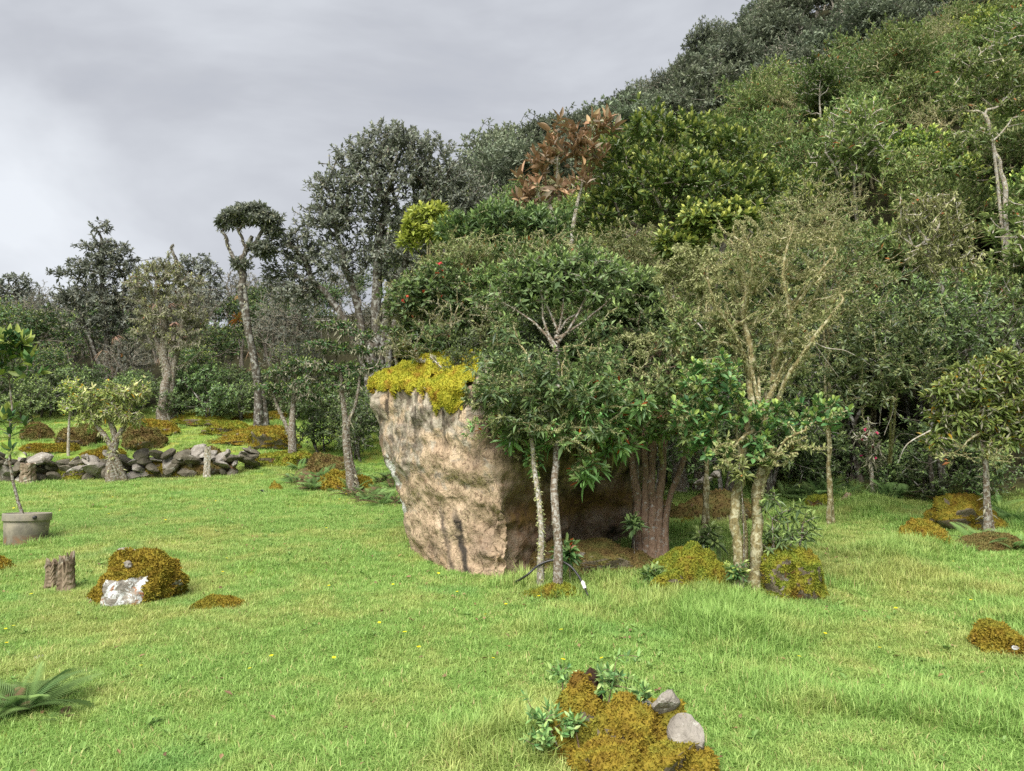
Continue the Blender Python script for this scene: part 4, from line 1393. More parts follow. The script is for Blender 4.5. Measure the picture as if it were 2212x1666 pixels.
for k, (lab, Y, lb, root, n, nl) in enumerate((
        ('tangle of pale lichened twigs above the yellow moss cap', 9.3, [(880, 745, 60, 45), (950, 690, 60, 55)], (920, 815, 9.5), 110, 4500),
        ('grey lichened twigs fanning up left of the slim tree crown', 9.0, [(1060, 700, 60, 60), (1105, 640, 50, 60)], (1080, 850, 8.9), 110, 4500),
        ('lichen crusted branches drooping over the tan boulder face', 7.9, [(1060, 905, 50, 40), (1020, 930, 26, 30), (1100, 960, 30, 45)], (1150, 870, 8.15), 50, 3600),
        ('lichen crusted branches reaching out between the two slim trunks', 7.55, [(1180, 930, 50, 30), (1250, 940, 45, 40), (1290, 890, 50, 40)], (1230, 870, 8.2), 60, 4200),
        ('mossy twig tangle hanging beside the clustered trunks', 8.3, [(1350, 820, 50, 50), (1400, 760, 60, 60), (1450, 900, 60, 40)], (1420, 950, 8.6), 110, 6000),
        ('thick yellow lichen branches reaching right from the double trunk', 7.4, [(1770, 690, 55, 30), (1720, 740, 60, 40), (1800, 655, 26, 20)], (1660, 860, 7.55), 70, 6500),
        ('bearded twigs drooping low around the double trunk', 7.25, [(1570, 980, 45, 40), (1680, 985, 60, 35), (1740, 960, 50, 25)], (1630, 930, 7.45), 80, 5000),
        ('brown bare twig cloud behind the bearded tree', 9.2, [(1560, 600, 70, 60), (1500, 680, 60, 60), (1700, 660, 90, 60)], (1600, 900, 9.0), 220, 6500),
        ('fan of bare grey twigs over the bank above the boulder', 11.0, [(1000, 560, 70, 50), (1110, 560, 80, 60), (1200, 520, 70, 40)], (1080, 800, 10.6), 180, 4500),
        ('drooping bare twigs beneath the yellow leaved shrub', 10.0, [(2060, 980, 50, 30), (2150, 985, 60, 26)], (2130, 930, 10.2), 90, 1500))):
    r0 = at(*root)
    c0 = at(lb[0][0], lb[0][1], Y)
    c1 = at(lb[1][0], lb[1][1], Y)
    build_tree('lichened_twig_tangle', lab, 'branches', [([r0, (r0 + c0) / 2 + [0, 0, .04], r0 * .3 + c0 * .7], .018), ([r0 + [.02, 0, 0], (r0 + c1) / 2 + [0, 0, .05], r0 * .3 + c1 * .7], .016)], lobes_px(Y, lb), n,
               dict(L=.07, W=.36, n=6, lo=15, hi=90, stem=.05, droop=.15), B_TWIG, M_SPRIG if k in (2, 3) else M_OLIVE, 380 + k, lichen=dict(n=int(nl * .5), L=.022, rmax=.03, hang=.4, W=.35), lichen_mat=M_LICHEN if k > 1 else M_LICHENG, bare=.6, first=.2, wob=.15, shell=.6, low=1.0, seg=.14, wood_name='branches')
build_tree('dark_shrub', 'leafy mass hanging over the tops of the clustered trunks', 'shrub', [([at(1430, 1000, 8.7), at(1420, 930, 8.5), at(1420, 880, 8.4)], .02)],
           lobes_px(8.4, [(1400, 915, 60, 40), (1480, 930, 60, 45), (1350, 890, 50, 40), (1450, 860, 60, 40), (1520, 880, 40, 40)]), 210, dict(L=.09, W=.34, n=9, stem=.06, droop=.2, oval=True), B_TWIG, M_SPRIG, 395, lichen=dict(n=2500, L=.03, rmax=.03, hang=.35, W=.45), lichen_mat=M_LICHEN, first=.2, low=1.0)

for k, (nm, lab, Y, lb, root, n, lf, mt, br) in enumerate((
        ('leafy_drape', 'curtain of dark leaves and twigs hanging over the boulder front', 7.55, [(1070, 835, 55, 35), (1130, 850, 60, 42), (1190, 840, 60, 40), (1250, 850, 60, 42), (1310, 850, 60, 45), (1140, 915, 45, 36), (1225, 935, 45, 40), (1300, 935, 45, 40), (1180, 790, 90, 40), (1290, 780, 70, 45), (1080, 780, 70, 40), (1090, 715, 55, 45, .6), (1310, 710, 60, 45, .6), (1250, 740, 50, 30, .9)], (1200, 850, 8.45), 330, dict(L=.095, W=.30, n=9, lo=15, hi=95, stem=.06, droop=.25), M_DARKLEAF, .25),
        ('leafy_drape', 'olive leaf and lichen curtain behind the limbs of the bearded double trunk', 7.75, [(1560, 770, 60, 55), (1640, 790, 60, 55), (1720, 800, 55, 45), (1600, 690, 70, 55), (1690, 690, 75, 55), (1610, 860, 50, 45)], (1640, 900, 7.5), 330, dict(L=.065, W=.36, n=7, lo=15, hi=85, stem=.05, droop=.15), M_OLIVE, .6),
        ('leafy_drape', 'dark leaf curtain between the clustered trunks and the double trunk', 7.9, [(1480, 710, 60, 55), (1530, 800, 60, 55), (1440, 820, 60, 50), (1500, 910, 50, 45), (1380, 860, 50, 50), (1570, 720, 50, 50)], (1480, 960, 8.4), 330, dict(L=.085, W=.36, n=9, lo=15, hi=85, stem=.05, droop=.15), M_DARKLEAF, .2),
        ('leafy_drape', 'leafy overhang with hanging twigs at the dark forest edge', 10.6, [(1850, 740, 80, 70), (1930, 800, 70, 60), (1880, 850, 60, 45), (1960, 690, 80, 60), (1800, 800, 50, 50), (2000, 780, 60, 50)], (1920, 1000, 11.8), 560, dict(L=.09, W=.36, n=8, lo=15, hi=90, stem=.07, droop=.2), M_DARKLEAF, .25))):
    r0 = at(*root)
    c0, c1 = at(lb[1][0], lb[1][1], Y), at(lb[3][0], lb[3][1], Y)
    build_tree(nm, lab, 'foliage', [([r0, (r0 + c0) / 2 + [0, 0, .1], r0 * .25 + c0 * .75], .02), ([r0 + [.02, 0, 0], (r0 + c1) / 2 + [0, 0, .1], r0 * .25 + c1 * .75], .018)], lobes_px(Y, lb), n, lf, B_TWIG, mt, 400 + k,
               lichen=dict(n=5000, L=.026, rmax=.03, hang=.35, W=.4), lichen_mat=M_LICHEN, bare=br, first=.15, wob=.14, shell=.5, low=1.0, seg=.14, rough=.6, wood_name='branches')

r0 = at(1470, 1000, 14.2)
r0[2] = gz(r0[0], 14.2) - .1
build_tree('glossy_tree', 'large glossy green tree with bright yellow green new growth', 'tree',
           [([r0, at(1460, 800, 14.2), at(1450, 620, 14.2), at(1450, 480, 14.2)], .13), ([r0 + [.3, 0, 0], at(1530, 700, 14.2), at(1570, 500, 14.2)], .09)],
           lobes_px(14.2, [(1400, 285, 75, 48), (1500, 290, 75, 50), (1580, 330, 80, 50), (1630, 400, 80, 55), (1520, 400, 110, 70, -.5), (1420, 390, 90, 70, -.4), (1345, 350, 60, 60), (1340, 440, 70, 55), (1290, 480, 60, 60), (1650, 480, 60, 45), (1470, 470, 90, 40, -.3), (1560, 460, 80, 50)]),
           1150, dict(L=.14, W=.40, n=9, lo=8, hi=72, stem=.09, droop=.06, oval=True, fold=.25), B_GREY, M_GLOSSY, 360, first=.4, rough=.3, seg=.3)

# rust leaved tree: its large leaves are separate pieces
def big_leaf(name, mat, W=.36, seg=6, fold=.16, curl=.18, tint=.5, age=.5):
    t = np.linspace(0, 1, seg + 1)
    w = W * .5 * np.sin(np.pi * t ** .8) ** .8
    c = np.stack([t, 0 * t, -curl * t ** 2], 1)
    l = c + np.stack([0 * t, w, w * fold * 2], 1)
    r = c + np.stack([0 * t, -w, w * fold * 2], 1)
    V = np.concatenate([c, l, r])
    n = seg + 1
    i = np.arange(seg)
    Q = np.concatenate([np.stack([i, i + 1, n + i + 1, n + i], 1), np.stack([i, 2 * n + i, 2 * n + i + 1, i + 1], 1)])
    return MB().add(V, Q, 0, tint, age).mesh(name, mat)


def leaf_objects(parent, origin, tips, dirs, rng, meshes, L, n, lo, hi, stem, name='leaf', droop=0):
    tips, dirs = np.asarray(tips), unit(dirs)
    cnt = 0
    for t, d in zip(tips, dirs):
        a = unit(np.cross(d, unit(rng.normal(size=3))))
        b = np.cross(d, a)
        az0 = rng.uniform(0, 6.28)
        for k in range(n):
            f = k / max(1, n - 1)
            ang = math.radians(hi + (lo - hi) * f + rng.normal() * 8)
            az = az0 + k * 2.399
            x = math.cos(ang) * d + math.sin(ang) * (math.cos(az) * a + math.sin(az) * b)
            x = unit(x + np.array([0, 0, -droop]))
            z = unit(d - (d @ x) * x) if abs(d @ x) < .98 else a
            y = np.cross(z, x)
            s = L * rng.uniform(.7, 1.2)
            m = Matrix(((x[0] * s, y[0] * s, z[0] * s, 0), (x[1] * s, y[1] * s, z[1] * s, 0), (x[2] * s, y[2] * s, z[2] * s, 0), (0, 0, 0, 1)))
            p = t - d * stem * (1 - f) - origin
            m.translation = Vector(p)
            o = bpy.data.objects.new(name, meshes[rng.integers(len(meshes))])
            COL.objects.link(o)
            o.parent = parent
            o.matrix_local = m
            cnt += 1
    return cnt


RUST = [big_leaf('rust_leaf', M_RUST, .34, tint=a, age=b) for a, b in ((.2, .3), (.7, .6), (.5, 1.0), (.9, .85), (.1, .9))]
rr = np.random.default_rng(77)
r0 = at(1250, 900, 13.6)
r0[2] = gz(r0[0], 13.6) - .1
rt_l = lobes_px(13.6, [(1205, 275, 35, 28), (1290, 270, 55, 26), (1240, 330, 50, 36), (1140, 400, 35, 30), (1170, 350, 40, 36), (1280, 330, 40, 30), (1190, 410, 50, 28), (1250, 300, 40, 26), (1150, 440, 30, 24), (1260, 390, 34, 30), (1320, 275, 24, 18), (1130, 430, 28, 30), (1185, 320, 30, 26)])
tips, dirs = crown_tips(rt_l, 50, rr, .3, .5, .6)
tips_all = tips
rt = Tree([([r0, at(1230, 640, 13.6), at(1205, 520, 13.6), at(1185, 440, 13.6)], .07), ([at(1228, 600, 13.6), at(1240, 470, 13.6), at(1262, 380, 13.6)], .045)], tips, dirs, rr, .3, .012, .09, .55)
mb = MB()
rt.wood(mb, rr)
rust = thing('rust_leaved_tree', 'sparse tree with big rust brown leaves standing against the sky', 'tree', r0)
link('trunk', mb.mesh('rust_trunk', B_PALE, r0), rust)
leaf_objects(rust, r0, tips, dirs, rr, RUST, .24, 6, 12, 80, .15)
rx_t, rx_d = crown_tips(rt_l, 80, rr, .5, .6, .6)
mb = MB()
rosettes(mb, rx_t, rx_d, rr, L=.19, W=.36, n=6, lo=12, hi=80, stem=.12)
link('crown', mb.mesh('rust_crown', M_RUST, r0), rust, None, 'stuff')
lm = MB()
beard(lm, rt, 3000, rr, .04, .35, .05, .3)
link('lichen', lm.mesh('rust_lichen', M_LICHEN, r0), rust, None, 'stuff')

# tree in the tub, again with leaves as pieces
TUBL = [big_leaf('tub_leaf', M_TUB, .40, tint=a, age=b, curl=.1) for a, b in ((.2, .2), (.6, .5), (.8, .9), (.4, 1.0))]
rr = np.random.default_rng(78)
tb = np.array(tub.location)
tb_s = np.array([tb[0], tb[1], tb[2] + .28])
tt = [tb_s, at(28, 1040, tb[1]), at(20, 960, tb[1]), at(26, 880, tb[1] + .05), at(20, 820, tb[1] + .1)]
tips, dirs = crown_tips(lobes_px(tb[1], [(30, 765, 55, 45), (-20, 790, 50, 50), (70, 790, 35, 30), (10, 735, 50, 35)]), 44, rr, .25, .45, .5)
t2, d2 = crown_tips(lobes_px(tb[1], [(10, 920, 35, 35), (30, 960, 25, 25), (-15, 960, 30, 30)]), 9, rr, .25, .5, .8)
tips, dirs = np.concatenate([tips, t2]), np.concatenate([dirs, d2])
tt_ = Tree([(tt, .022)], tips, dirs, rr, .2, .006, .06, .25)
mb = MB()
tt_.wood(mb, rr, flare=.15)
tub_tree = thing('potted_tree', 'young tree with large paddle leaves growing from the grey tub', 'tree', tb_s)
link('trunk', mb.mesh('potted_trunk', B_GREY, tb_s), tub_tree)
leaf_objects(tub_tree, tb_s, tips, dirs, rr, TUBL, .16, 8, 12, 80, .08)

# ------------------------------------------------------------------ strap leaved epiphytes and ferns
def strap_clump(n, L, W, mat, seed, droop=1.0, seg=5, spread=1.0, name='strap_clump'):
    rng = np.random.default_rng(seed)
    mb = MB()
    for k in range(n):
        az = rng.uniform(0, 6.28)
        el = rng.uniform(.2, 1.2)
        d = np.array([math.cos(az) * spread, math.sin(az) * spread, el])
        d /= np.linalg.norm(d)
        l = L * rng.uniform(.6, 1.2)
        t = np.linspace(0, 1, seg + 1)[:, None]
        c = d * l * t + np.array([0, 0, -1]) * droop * l * t ** 2.2
        s = unit(np.cross(d, [0, 0, 1.]))
        w = W * .5 * np.sin(np.pi * (.12 + .88 * t) ** .9) * rng.uniform(.7, 1.2)
        V = np.concatenate([c + s * w, c - s * w])
        i = np.arange(seg)
        mb.add(V, np.stack([i, i + 1, seg + 2 + i, seg + 1 + i], 1), 0, rng.uniform(), rng.uniform())
    return mb.mesh(name, mat)


STRAPS = [strap_clump(26, .30, .035, M_STRAP, s, 1.3) for s in (1, 2, 3)]
rr = np.random.default_rng(5)
for (u, v, Y) in ((1070, 870, 8.3), (1110, 880, 8.25), (1150, 865, 8.3), (1190, 870, 8.4), (1240, 875, 8.45), (1285, 880, 8.5), (1325, 890, 8.6), (1130, 830, 8.5), (1230, 835, 8.6), (1340, 930, 8.75), (1180, 900, 8.35), (1260, 905, 8.5), (1370, 880, 8.9),
                  (1090, 830, 8.6), (1300, 850, 8.6), (1165, 930, 8.45), (1310, 940, 8.6), (1060, 835, 8.4), (1210, 920, 8.45), (1085, 905, 8.15), (1120, 925, 8.2), (1240, 935, 8.5), (1285, 925, 8.55), (1345, 905, 8.7), (1145, 895, 8.2), (1215, 890, 8.35), (1100, 860, 8.2), (1270, 850, 8.5)):
    q = onto(BV, u, v)
    if abs(q[0] / q[1] * F + CU - u) > 12:
        q = at(u, v, Y)
    o = link('hanging_fern', STRAPS[rr.integers(3)], None, q + [0, -.04, 0])
    o.rotation_euler = (rr.normal() * .3, rr.normal() * .3, rr.uniform(0, 6.28))
    o.scale = (rr.uniform(.9, 1.4),) * 3
    tag(o, 'drooping dark strap leaved clump hanging over the dark boulder face', 'fern', 'hanging clumps on the boulder')


def frond_mesh(name, mat, L=1.0, n=30, W=.30, droop=.45):
    mb = MB()
    t = np.linspace(0, 1, 12)
    c = np.stack([t * L, 0 * t, .35 * t * L - droop * L * t ** 2], 1)
    V, Q = tube(c, .006 * (1.1 - t), 4)
    mb.add(V, Q, 0, .2, .2)
    k = np.linspace(.14, .98, n)
    p = np.stack([np.interp(k, t, c[:, a]) for a in range(3)], 1)
    ln = W * np.sin(np.pi * (k * .85 + .12)) ** .8
    for sgn in (1, -1):
        d = np.stack([.45 + 0 * k, sgn + 0 * k, -.12 + 0 * k], 1)
        leaf_faces(mb, p, d, np.tile([0, 0, 1.], (n, 1)), ln, ln * .05 + .006, .1, .12, False, np.linspace(.2, .9, n), .5)
    return mb.mesh(name, mat)


FRONDS = [frond_mesh('frond', M_FERN), frond_mesh('frond', M_FERN, droop=.65, W=.4), frond_mesh('frond', M_BRACKEN, droop=.7, W=.3)]


def fern(label, p, L, n, seed, dry=0.0, group=None, name='fern'):
    rng = np.random.default_rng(seed)
    o = thing(name, label, 'fern', p, group)
    for k in range(n):
        f = link('frond', FRONDS[2] if rng.uniform() < dry else FRONDS[rng.integers(2)], o)
        f.rotation_euler = (rng.normal() * .2, -rng.uniform(.25, .95), k * 6.283 / n + rng.normal() * .3)
        f.scale = (L * rng.uniform(.7, 1.15),) * 3
    return o


pf = gp(55, 1540)
fern('pale green fern arching at the lower left edge, among dry fronds', pf, .42, 13, 1, .1)
pf = gp(5, 1555)
fern('half dry fern cut by the lower left photo edge', pf, .26, 8, 2, .25)
pf = gp(135, 1560)
fern('small purple brown dry fern beside the pale lower left fern', pf, .14, 6, 3, .9)
for k, (u, v, L, lab) in enumerate(((2120, 1185, .42, 'green fern in front of the tall moss mound'), (2195, 1130, .5, 'fern at the right edge behind the moss mound'), (2150, 1100, .45, 'dark fern leaning on the tall golden moss mound'),
                                    (1905, 1085, .4, 'shaded fern at the dark forest edge'), (1760, 1085, .45, 'fern under the forest edge behind the lichen tree'), (1475, 1625, .12, 'tiny fern tucked under the largest foreground stone'), (1220, 1610, .2, 'fern sprig at the left foot of the foreground mound'),
                                    (2190, 1190, .35, 'pale fern over the low hummock at the right edge'))):
    pf = gp(u, v) if k != 5 else at(1462, 1632, 4.02)
    fern(lab, pf, L, 8, 10 + k, .05)
rr = np.random.default_rng(15)
for k in range(44):                         # ferns and bracken along the bank left of the boulder
    u, v = rr.uniform(610, 850), rr.uniform(1035, 1105)
    if v > 1040 + (u - 610) * .28 + 10 or v < 1000 + (u - 610) * .2:
        v = 1030 + (u - 610) * .25
    pf = gp(u, v) + [0, rr.uniform(0, .8), 0]
    pf[2] = gz(pf[0], pf[1])
    fern('bracken clump on the ferny bank between lawn and boulder', pf, rr.uniform(.28, .48), 8, 40 + k, .45, 'bracken on the bank', 'bracken')
for k in range(12):                         # and along the foot of the wall and the forest edge
    u = rr.uniform(1650, 2000)
    pf = gp(u, rr.uniform(1070, 1086))
    fern('dark fern in the shade along the forest edge', pf, rr.uniform(.3, .55), 7, 80 + k, .1, 'ferns along the forest edge')

# foreground sprigs on the mound
for k, (u, v, Y, r, n, root, lab) in enumerate(((1325, 1462, 4.35, 48, 22, (1310, 1520, 4.40), 'leafy sprig growing behind the black stub on the foreground mound'), (1213, 1450, 4.5, 22, 8, (1218, 1520, 4.5), 'thin upright sprig at the back left of the foreground mound'),
                                                (1178, 1555, 4.2, 62, 30, (1215, 1620, 4.2), 'bushy green sprig at the left side of the foreground mound'), (1240, 1560, 4.15, 26, 8, (1250, 1610, 4.15), 'small low sprig between the bushy sprig and the moss'),
                                                (1390, 1500, 4.6, 30, 7, (1380, 1530, 4.6), 'low leafy sprig behind the grey stones of the foreground mound'))):
    rr = np.random.default_rng(500 + k)
    r0 = onto(FV, root[0], root[1]) if k != 1 else at(*root)
    Y = r0[1]
    r0[2] -= .03
    tips, dirs = crown_tips([(at(u, v, Y), np.array([r, r * .8, r * 1.1]) * Y / F)], n, rr, .3, .5, .8)
    t = Tree([([r0, (r0 + at(u, v, Y)) / 2, at(u, v, Y)], .006)], tips, dirs, rr, .05, .0022, .05, .3)
    mb = MB()
    t.wood(mb, rr)
    o = thing('leafy_sprig', lab, 'plant', r0)
    link('stem', mb.mesh('sprig_stem', B_RED, r0), o)
    if k == 0:
        SPR = [big_leaf('sprig_leaf', M_SPRIG, .34, 4, tint=a, age=b, curl=.05) for a, b in ((.2, .2), (.7, .4), (.5, .8), (.9, 1.0))]
    leaf_objects(o, r0, tips, dirs, rr, SPR, .052, 9, 15, 80, .04)

# small plants in the lawn
for k, (u, v, L, lab, mt) in enumerate(((568, 1066, .22, 'spiky little plant standing alone at the back of the lawn', M_GREY), (450, 1520, .07, 'small broad leaved weed in the lawn', M_FERN), (185, 1480, .10, 'pale seedling behind the lower left fern', M_SPRIG))):
    o = link('lawn_weed', strap_clump(12, L, L * .22, mt, 600 + k, .5), None, gp(u, v) + [0, 0, .005])
    tag(o, lab, 'plant')

# ------------------------------------------------------------------ trees behind the wall
LS = dict(L=.11, W=.36, n=8, lo=12, hi=80, stem=.08, droop=.1)
def far_tree(name, label, root, trunks, lobes, Y, ntips, leaf, bark, mat, seed, r, lich=0, bare=0., lm=M_LICHENG, **kw):
    r0 = gp(*root) if len(root) == 2 else np.array([*at(*root)[:2], gz(*at(*root)[:2])])
    r0 = r0 - [0, 0, .1]
    Yr = r0[1]
    tr = []
    for k, t in enumerate(trunks):
        tr.append(([r0 + [.12 * k, .05 * k, 0]] + [at(u, v, Yr) for u, v in t], r * (1 if k == 0 else .62)))
    lb = lobes_px(Yr, lobes)
    build_tree(name, label, 'tree', tr, lb, ntips, leaf, bark, mat, seed, lichen=dict(n=lich, L=.10, rmax=.12, hang=.5, W=.22) if lich else None, lichen_mat=lm, bare=bare, seg=.4, r_tip=.011, **kw)
    return r0


far_tree('tall_tree', 'tall airy grey tree with a spire of dark leaf clumps against the sky', (235, 905, 27.5), [[(232, 800), (225, 700), (222, 600), (220, 520)], [(255, 790), (262, 690), (270, 600)], [(210, 780), (180, 690), (160, 640)]],
         [(218, 495, 26, 18), (205, 535, 45, 22), (250, 545, 40, 26), (170, 575, 30, 18), (215, 590, 70, 34), (275, 590, 40, 24), (130, 590, 26, 14), (190, 650, 80, 40), (270, 650, 70, 40), (330, 575, 30, 12), (230, 700, 90, 40), (150, 640, 40, 30), (235, 560, 60, 30)], 27.5, 1300,
         dict(L=.16, W=.42, n=8, stem=.1), B_DARK, M_GREY, 701, .12, 5000, .12, rough=.7)
far_tree('old_tree', 'thick trunked old tree with lichen grey twigs and dead reddish straps', (354, 918), [[(358, 850), (362, 790), (350, 690), (340, 610)], [(372, 800), (395, 700), (410, 630)], [(350, 780), (320, 690), (305, 630)]],
         [(340, 600, 50, 40), (395, 620, 50, 50), (300, 620, 40, 40), (360, 680, 70, 50), (420, 690, 40, 40), (350, 575, 50, 26), (330, 720, 50, 40), (400, 740, 50, 40)], 27, 560, dict(L=.10, W=.4, n=6, stem=.08), B_GREY, M_OLIVE, 702, .16, 12000, .35)
far_tree('umbrella_tree', 'tall tree with a flat umbrella crown on crooked bare limbs', (556, 930), [[(553, 820), (540, 720), (520, 620), (525, 560), (545, 510)], [(530, 640), (500, 545), (480, 500)], [(522, 600), (530, 540), (512, 490)]],
         [(525, 465, 45, 20), (570, 475, 40, 20), (490, 480, 26, 16), (545, 450, 30, 14), (590, 500, 22, 14), (565, 540, 30, 20), (520, 570, 24, 12)], 26, 800, dict(L=.14, W=.42, n=8, stem=.08), B_DARK, M_GREY, 703, .12, 3000, rough=.25, first=.6)
far_tree('great_tree', 'great dark grey round crowned tree, highest on the left skyline', (800, 960, 22.0), [[(805, 800), (810, 680), (815, 560), (830, 430)], [(780, 700), (740, 560), (720, 450)], [(830, 690), (880, 560), (920, 440)], [(850, 700), (950, 560), (1000, 460)], [(760, 720), (690, 620), (640, 540)]],
         [(845, 300, 70, 40), (900, 330, 80, 50), (780, 350, 70, 50), (960, 390, 70, 50), (720, 410, 60, 45), (850, 400, 110, 70), (1010, 430, 55, 40), (700, 480, 60, 50), (790, 480, 90, 60), (920, 480, 80, 50), (640, 540, 55, 45), (720, 570, 80, 50), (600, 600, 40, 40), (1040, 450, 40, 30), (980, 470, 60, 40), (860, 560, 80, 50), (640, 640, 50, 50)], 22, 3400,
         dict(L=.15, W=.42, n=8, lo=10, hi=85, stem=.12), B_DARK, M_GREY, 704, .20, 6000, .04, rough=.3, first=.3)
far_tree('small_skyline_tree', 'small rounded tree on the skyline at the far left edge', (35, 860, 38), [[(35, 760), (36, 690), (35, 640)]], [(35, 605, 38, 14), (10, 620, 30, 14), (60, 615, 24, 14), (30, 635, 40, 14)], 38, 150, dict(L=.2, W=.42, n=7, stem=.12), B_DARK, M_GREY, 705, .12)
far_tree('dense_tree', 'dark dense round tree between the old tree and the umbrella tree', (430, 880, 32), [[(430, 760), (428, 660), (428, 600)], [(438, 740), (450, 650), (455, 600)]], [(425, 570, 42, 24), (455, 590, 30, 24), (395, 595, 26, 20), (440, 630, 50, 34), (400, 560, 14, 12)], 32, 260, dict(L=.17, W=.42, n=8, stem=.1), B_DARK, M_GREY, 706, .13)
far_tree('dead_snag', 'bare crooked dead stem poking above the dark dense tree', (388, 880, 31), [[(392, 760), (388, 640), (384, 580), (372, 545), (374, 530)]], [(373, 530, 4, 4)], 31, 4, dict(L=.05, W=.4, n=2), B_DARK, M_GREY, 707, .1, 500, 1.)
far_tree('layered_tree', 'bright tiered green tree in front of the great grey tree', (763, 1068), [[(758, 1000), (748, 930), (738, 860), (735, 800)], [(750, 940), (770, 870), (780, 800)]],
         [(725, 705, 45, 14), (775, 725, 40, 14), (700, 745, 45, 14), (750, 760, 55, 16), (800, 760, 35, 14), (690, 790, 45, 15), (750, 800, 60, 16), (810, 800, 30, 20), (665, 830, 40, 16), (730, 835, 50, 14)], 14, 420, dict(L=.085, W=.42, n=8, stem=.05), B_GREY, M_TUB, 708, .075, 1800, rough=.3, low=.15)
far_tree('layered_tree', 'shorter layered tree with curving limbs beside the bracken bank', (632, 1000), [[(632, 930), (630, 880), (635, 840)], [(625, 930), (600, 880), (590, 850)]],
         [(610, 805, 45, 16), (650, 790, 45, 18), (590, 840, 40, 18), (640, 840, 50, 18), (680, 860, 25, 14)], 19, 300, dict(L=.10, W=.42, n=8, stem=.06), B_GREY, M_TUB, 709, .09, 1500, low=.2)
far_tree('cream_flowered_tree', 'low tree at the wall with cream drooping flower tips', (243, 1042), [[(242, 1000), (245, 950), (235, 900)], [(246, 970), (275, 910), (290, 860)], [(240, 960), (205, 920), (195, 880)]],
         [(200, 860, 35, 26), (250, 850, 45, 30), (295, 850, 30, 26), (195, 910, 30, 24), (280, 900, 35, 24), (240, 890, 40, 24)], 16, 260, dict(L=.11, W=.3, n=8, stem=.07, droop=.3), B_GREY, M_LANCE, 710, .10, 2500, .1, M_LICHEN)
far_tree('slim_sapling', 'thin pale sapling standing on the mossy slope behind the wall', (148, 985), [[(147, 930), (150, 880), (152, 840)]], [(155, 845, 28, 30), (150, 880, 24, 24)], 17, 80, dict(L=.10, W=.38, n=7, stem=.06), B_PALE, M_LANCE, 711, .035)

CREAM = strap_clump(5, .16, .03, M_CREAM, 9, .3, spread=1.6)
ct = bpy.data.objects['cream_flowered_tree']
rr = np.random.default_rng(8)
for (u, v) in ((185, 845), (200, 838), (215, 850), (288, 832), (300, 825), (312, 838), (320, 830), (270, 845), (295, 855), (225, 862), (178, 858), (310, 815)):
    o = link('flower', CREAM, ct, at(u, v, ct.location[1] - .2) - np.array(ct.location))
    o.rotation_euler = (rr.normal() * .5, rr.normal() * .5, rr.uniform(0, 6))
    o.scale = (.8,) * 3

DEADS = [strap_clump(34, .34, .028, M_DEAD, s, 1.4) for s in (31, 32)]
BROM = [strap_clump(22, .36, .04, M_BROM, s, .5) for s in (33, 34)]
for (u, v, Y, kind, s) in ((370, 660, 26.5, 0, 1.3), (395, 650, 26.5, 0, 1.2), (345, 690, 26.5, 0, 1.3), (380, 700, 26.4, 0, 1.4), (410, 680, 26.6, 0, 1.1), (335, 660, 26.5, 0, 1.1), (365, 735, 26.4, 0, 1.1), (395, 730, 26.5, 0, 1.0), (350, 770, 26.4, 0, .9),
                           (545, 760, 23.5, 0, 1.0), (550, 800, 23.5, 0, 1.0), (555, 840, 23.5, 1, 1.2), (515, 690, 23.6, 1, 1.5), (520, 645, 23.6, 1, 1.2), (550, 780, 23.4, 0, 1.0), (240, 845, 26.8, 1, 1.4), (262, 770, 26.8, 1, 1.2), (225, 760, 26.8, 0, 1.2), (250, 730, 26.8, 0, 1.2), (235, 790, 26.8, 0, 1.2)):
    o = link('bromeliad', (DEADS if kind == 0 else BROM)[rr.integers(2)], None, at(u, v, Y))
    o.rotation_euler = (rr.normal() * .3, rr.normal() * .3, rr.uniform(0, 6.28))
    o.scale = (s * .8,) * 3
    if kind == 0:
        tag(o, 'reddish brown dead strap leaf clump perched in the old trees behind the wall', 'bromeliad', 'dead epiphytes in the old trees')
    else:
        tag(o, 'orange brown bromeliad rosette perched on a trunk behind the wall', 'bromeliad', 'bromeliads on the trunks')

# ------------------------------------------------------------------ forest edge on the right
far_tree('white_barked_tree', 'pale barked tree forking above the yellow leaved shrub', (2110, 1060, 13.2), [[(2098, 900), (2090, 790), (2060, 690), (2020, 590), (2000, 520)], [(2090, 780), (2075, 680), (2065, 600), (2050, 540)], [(2080, 790), (2000, 700), (1950, 650)]],
         [(1985, 445, 50, 26), (2040, 440, 50, 26), (2000, 490, 70, 40), (2060, 500, 50, 40), (2010, 560, 60, 40), (2080, 560, 40, 40)], 11.8, 420, dict(L=.075, W=.42, n=8, stem=.05), B_PALE, M_OLIVE, 720, .06, 3500, .2, M_LICHEN, first=.6)
far_tree('yellow_leaved_shrub', 'spreading shrub with long yellowing leaves above the moss mound', (2133, 1062, 10.2), [[(2128, 1000), (2118, 950), (2100, 890)], [(2130, 990), (2160, 900), (2180, 830)]],
         [(2050, 850, 50, 40), (2110, 820, 60, 45), (2170, 800, 60, 45), (2060, 910, 55, 35), (2130, 890, 60, 40), (2190, 880, 50, 45), (2040, 950, 40, 20), (2150, 950, 60, 22), (2210, 940, 40, 30)], 10.2, 680, dict(L=.12, W=.26, n=8, stem=.07, droop=.25, oval=True), B_GREY, M_LANCE, 721, .04, 1200, .06)
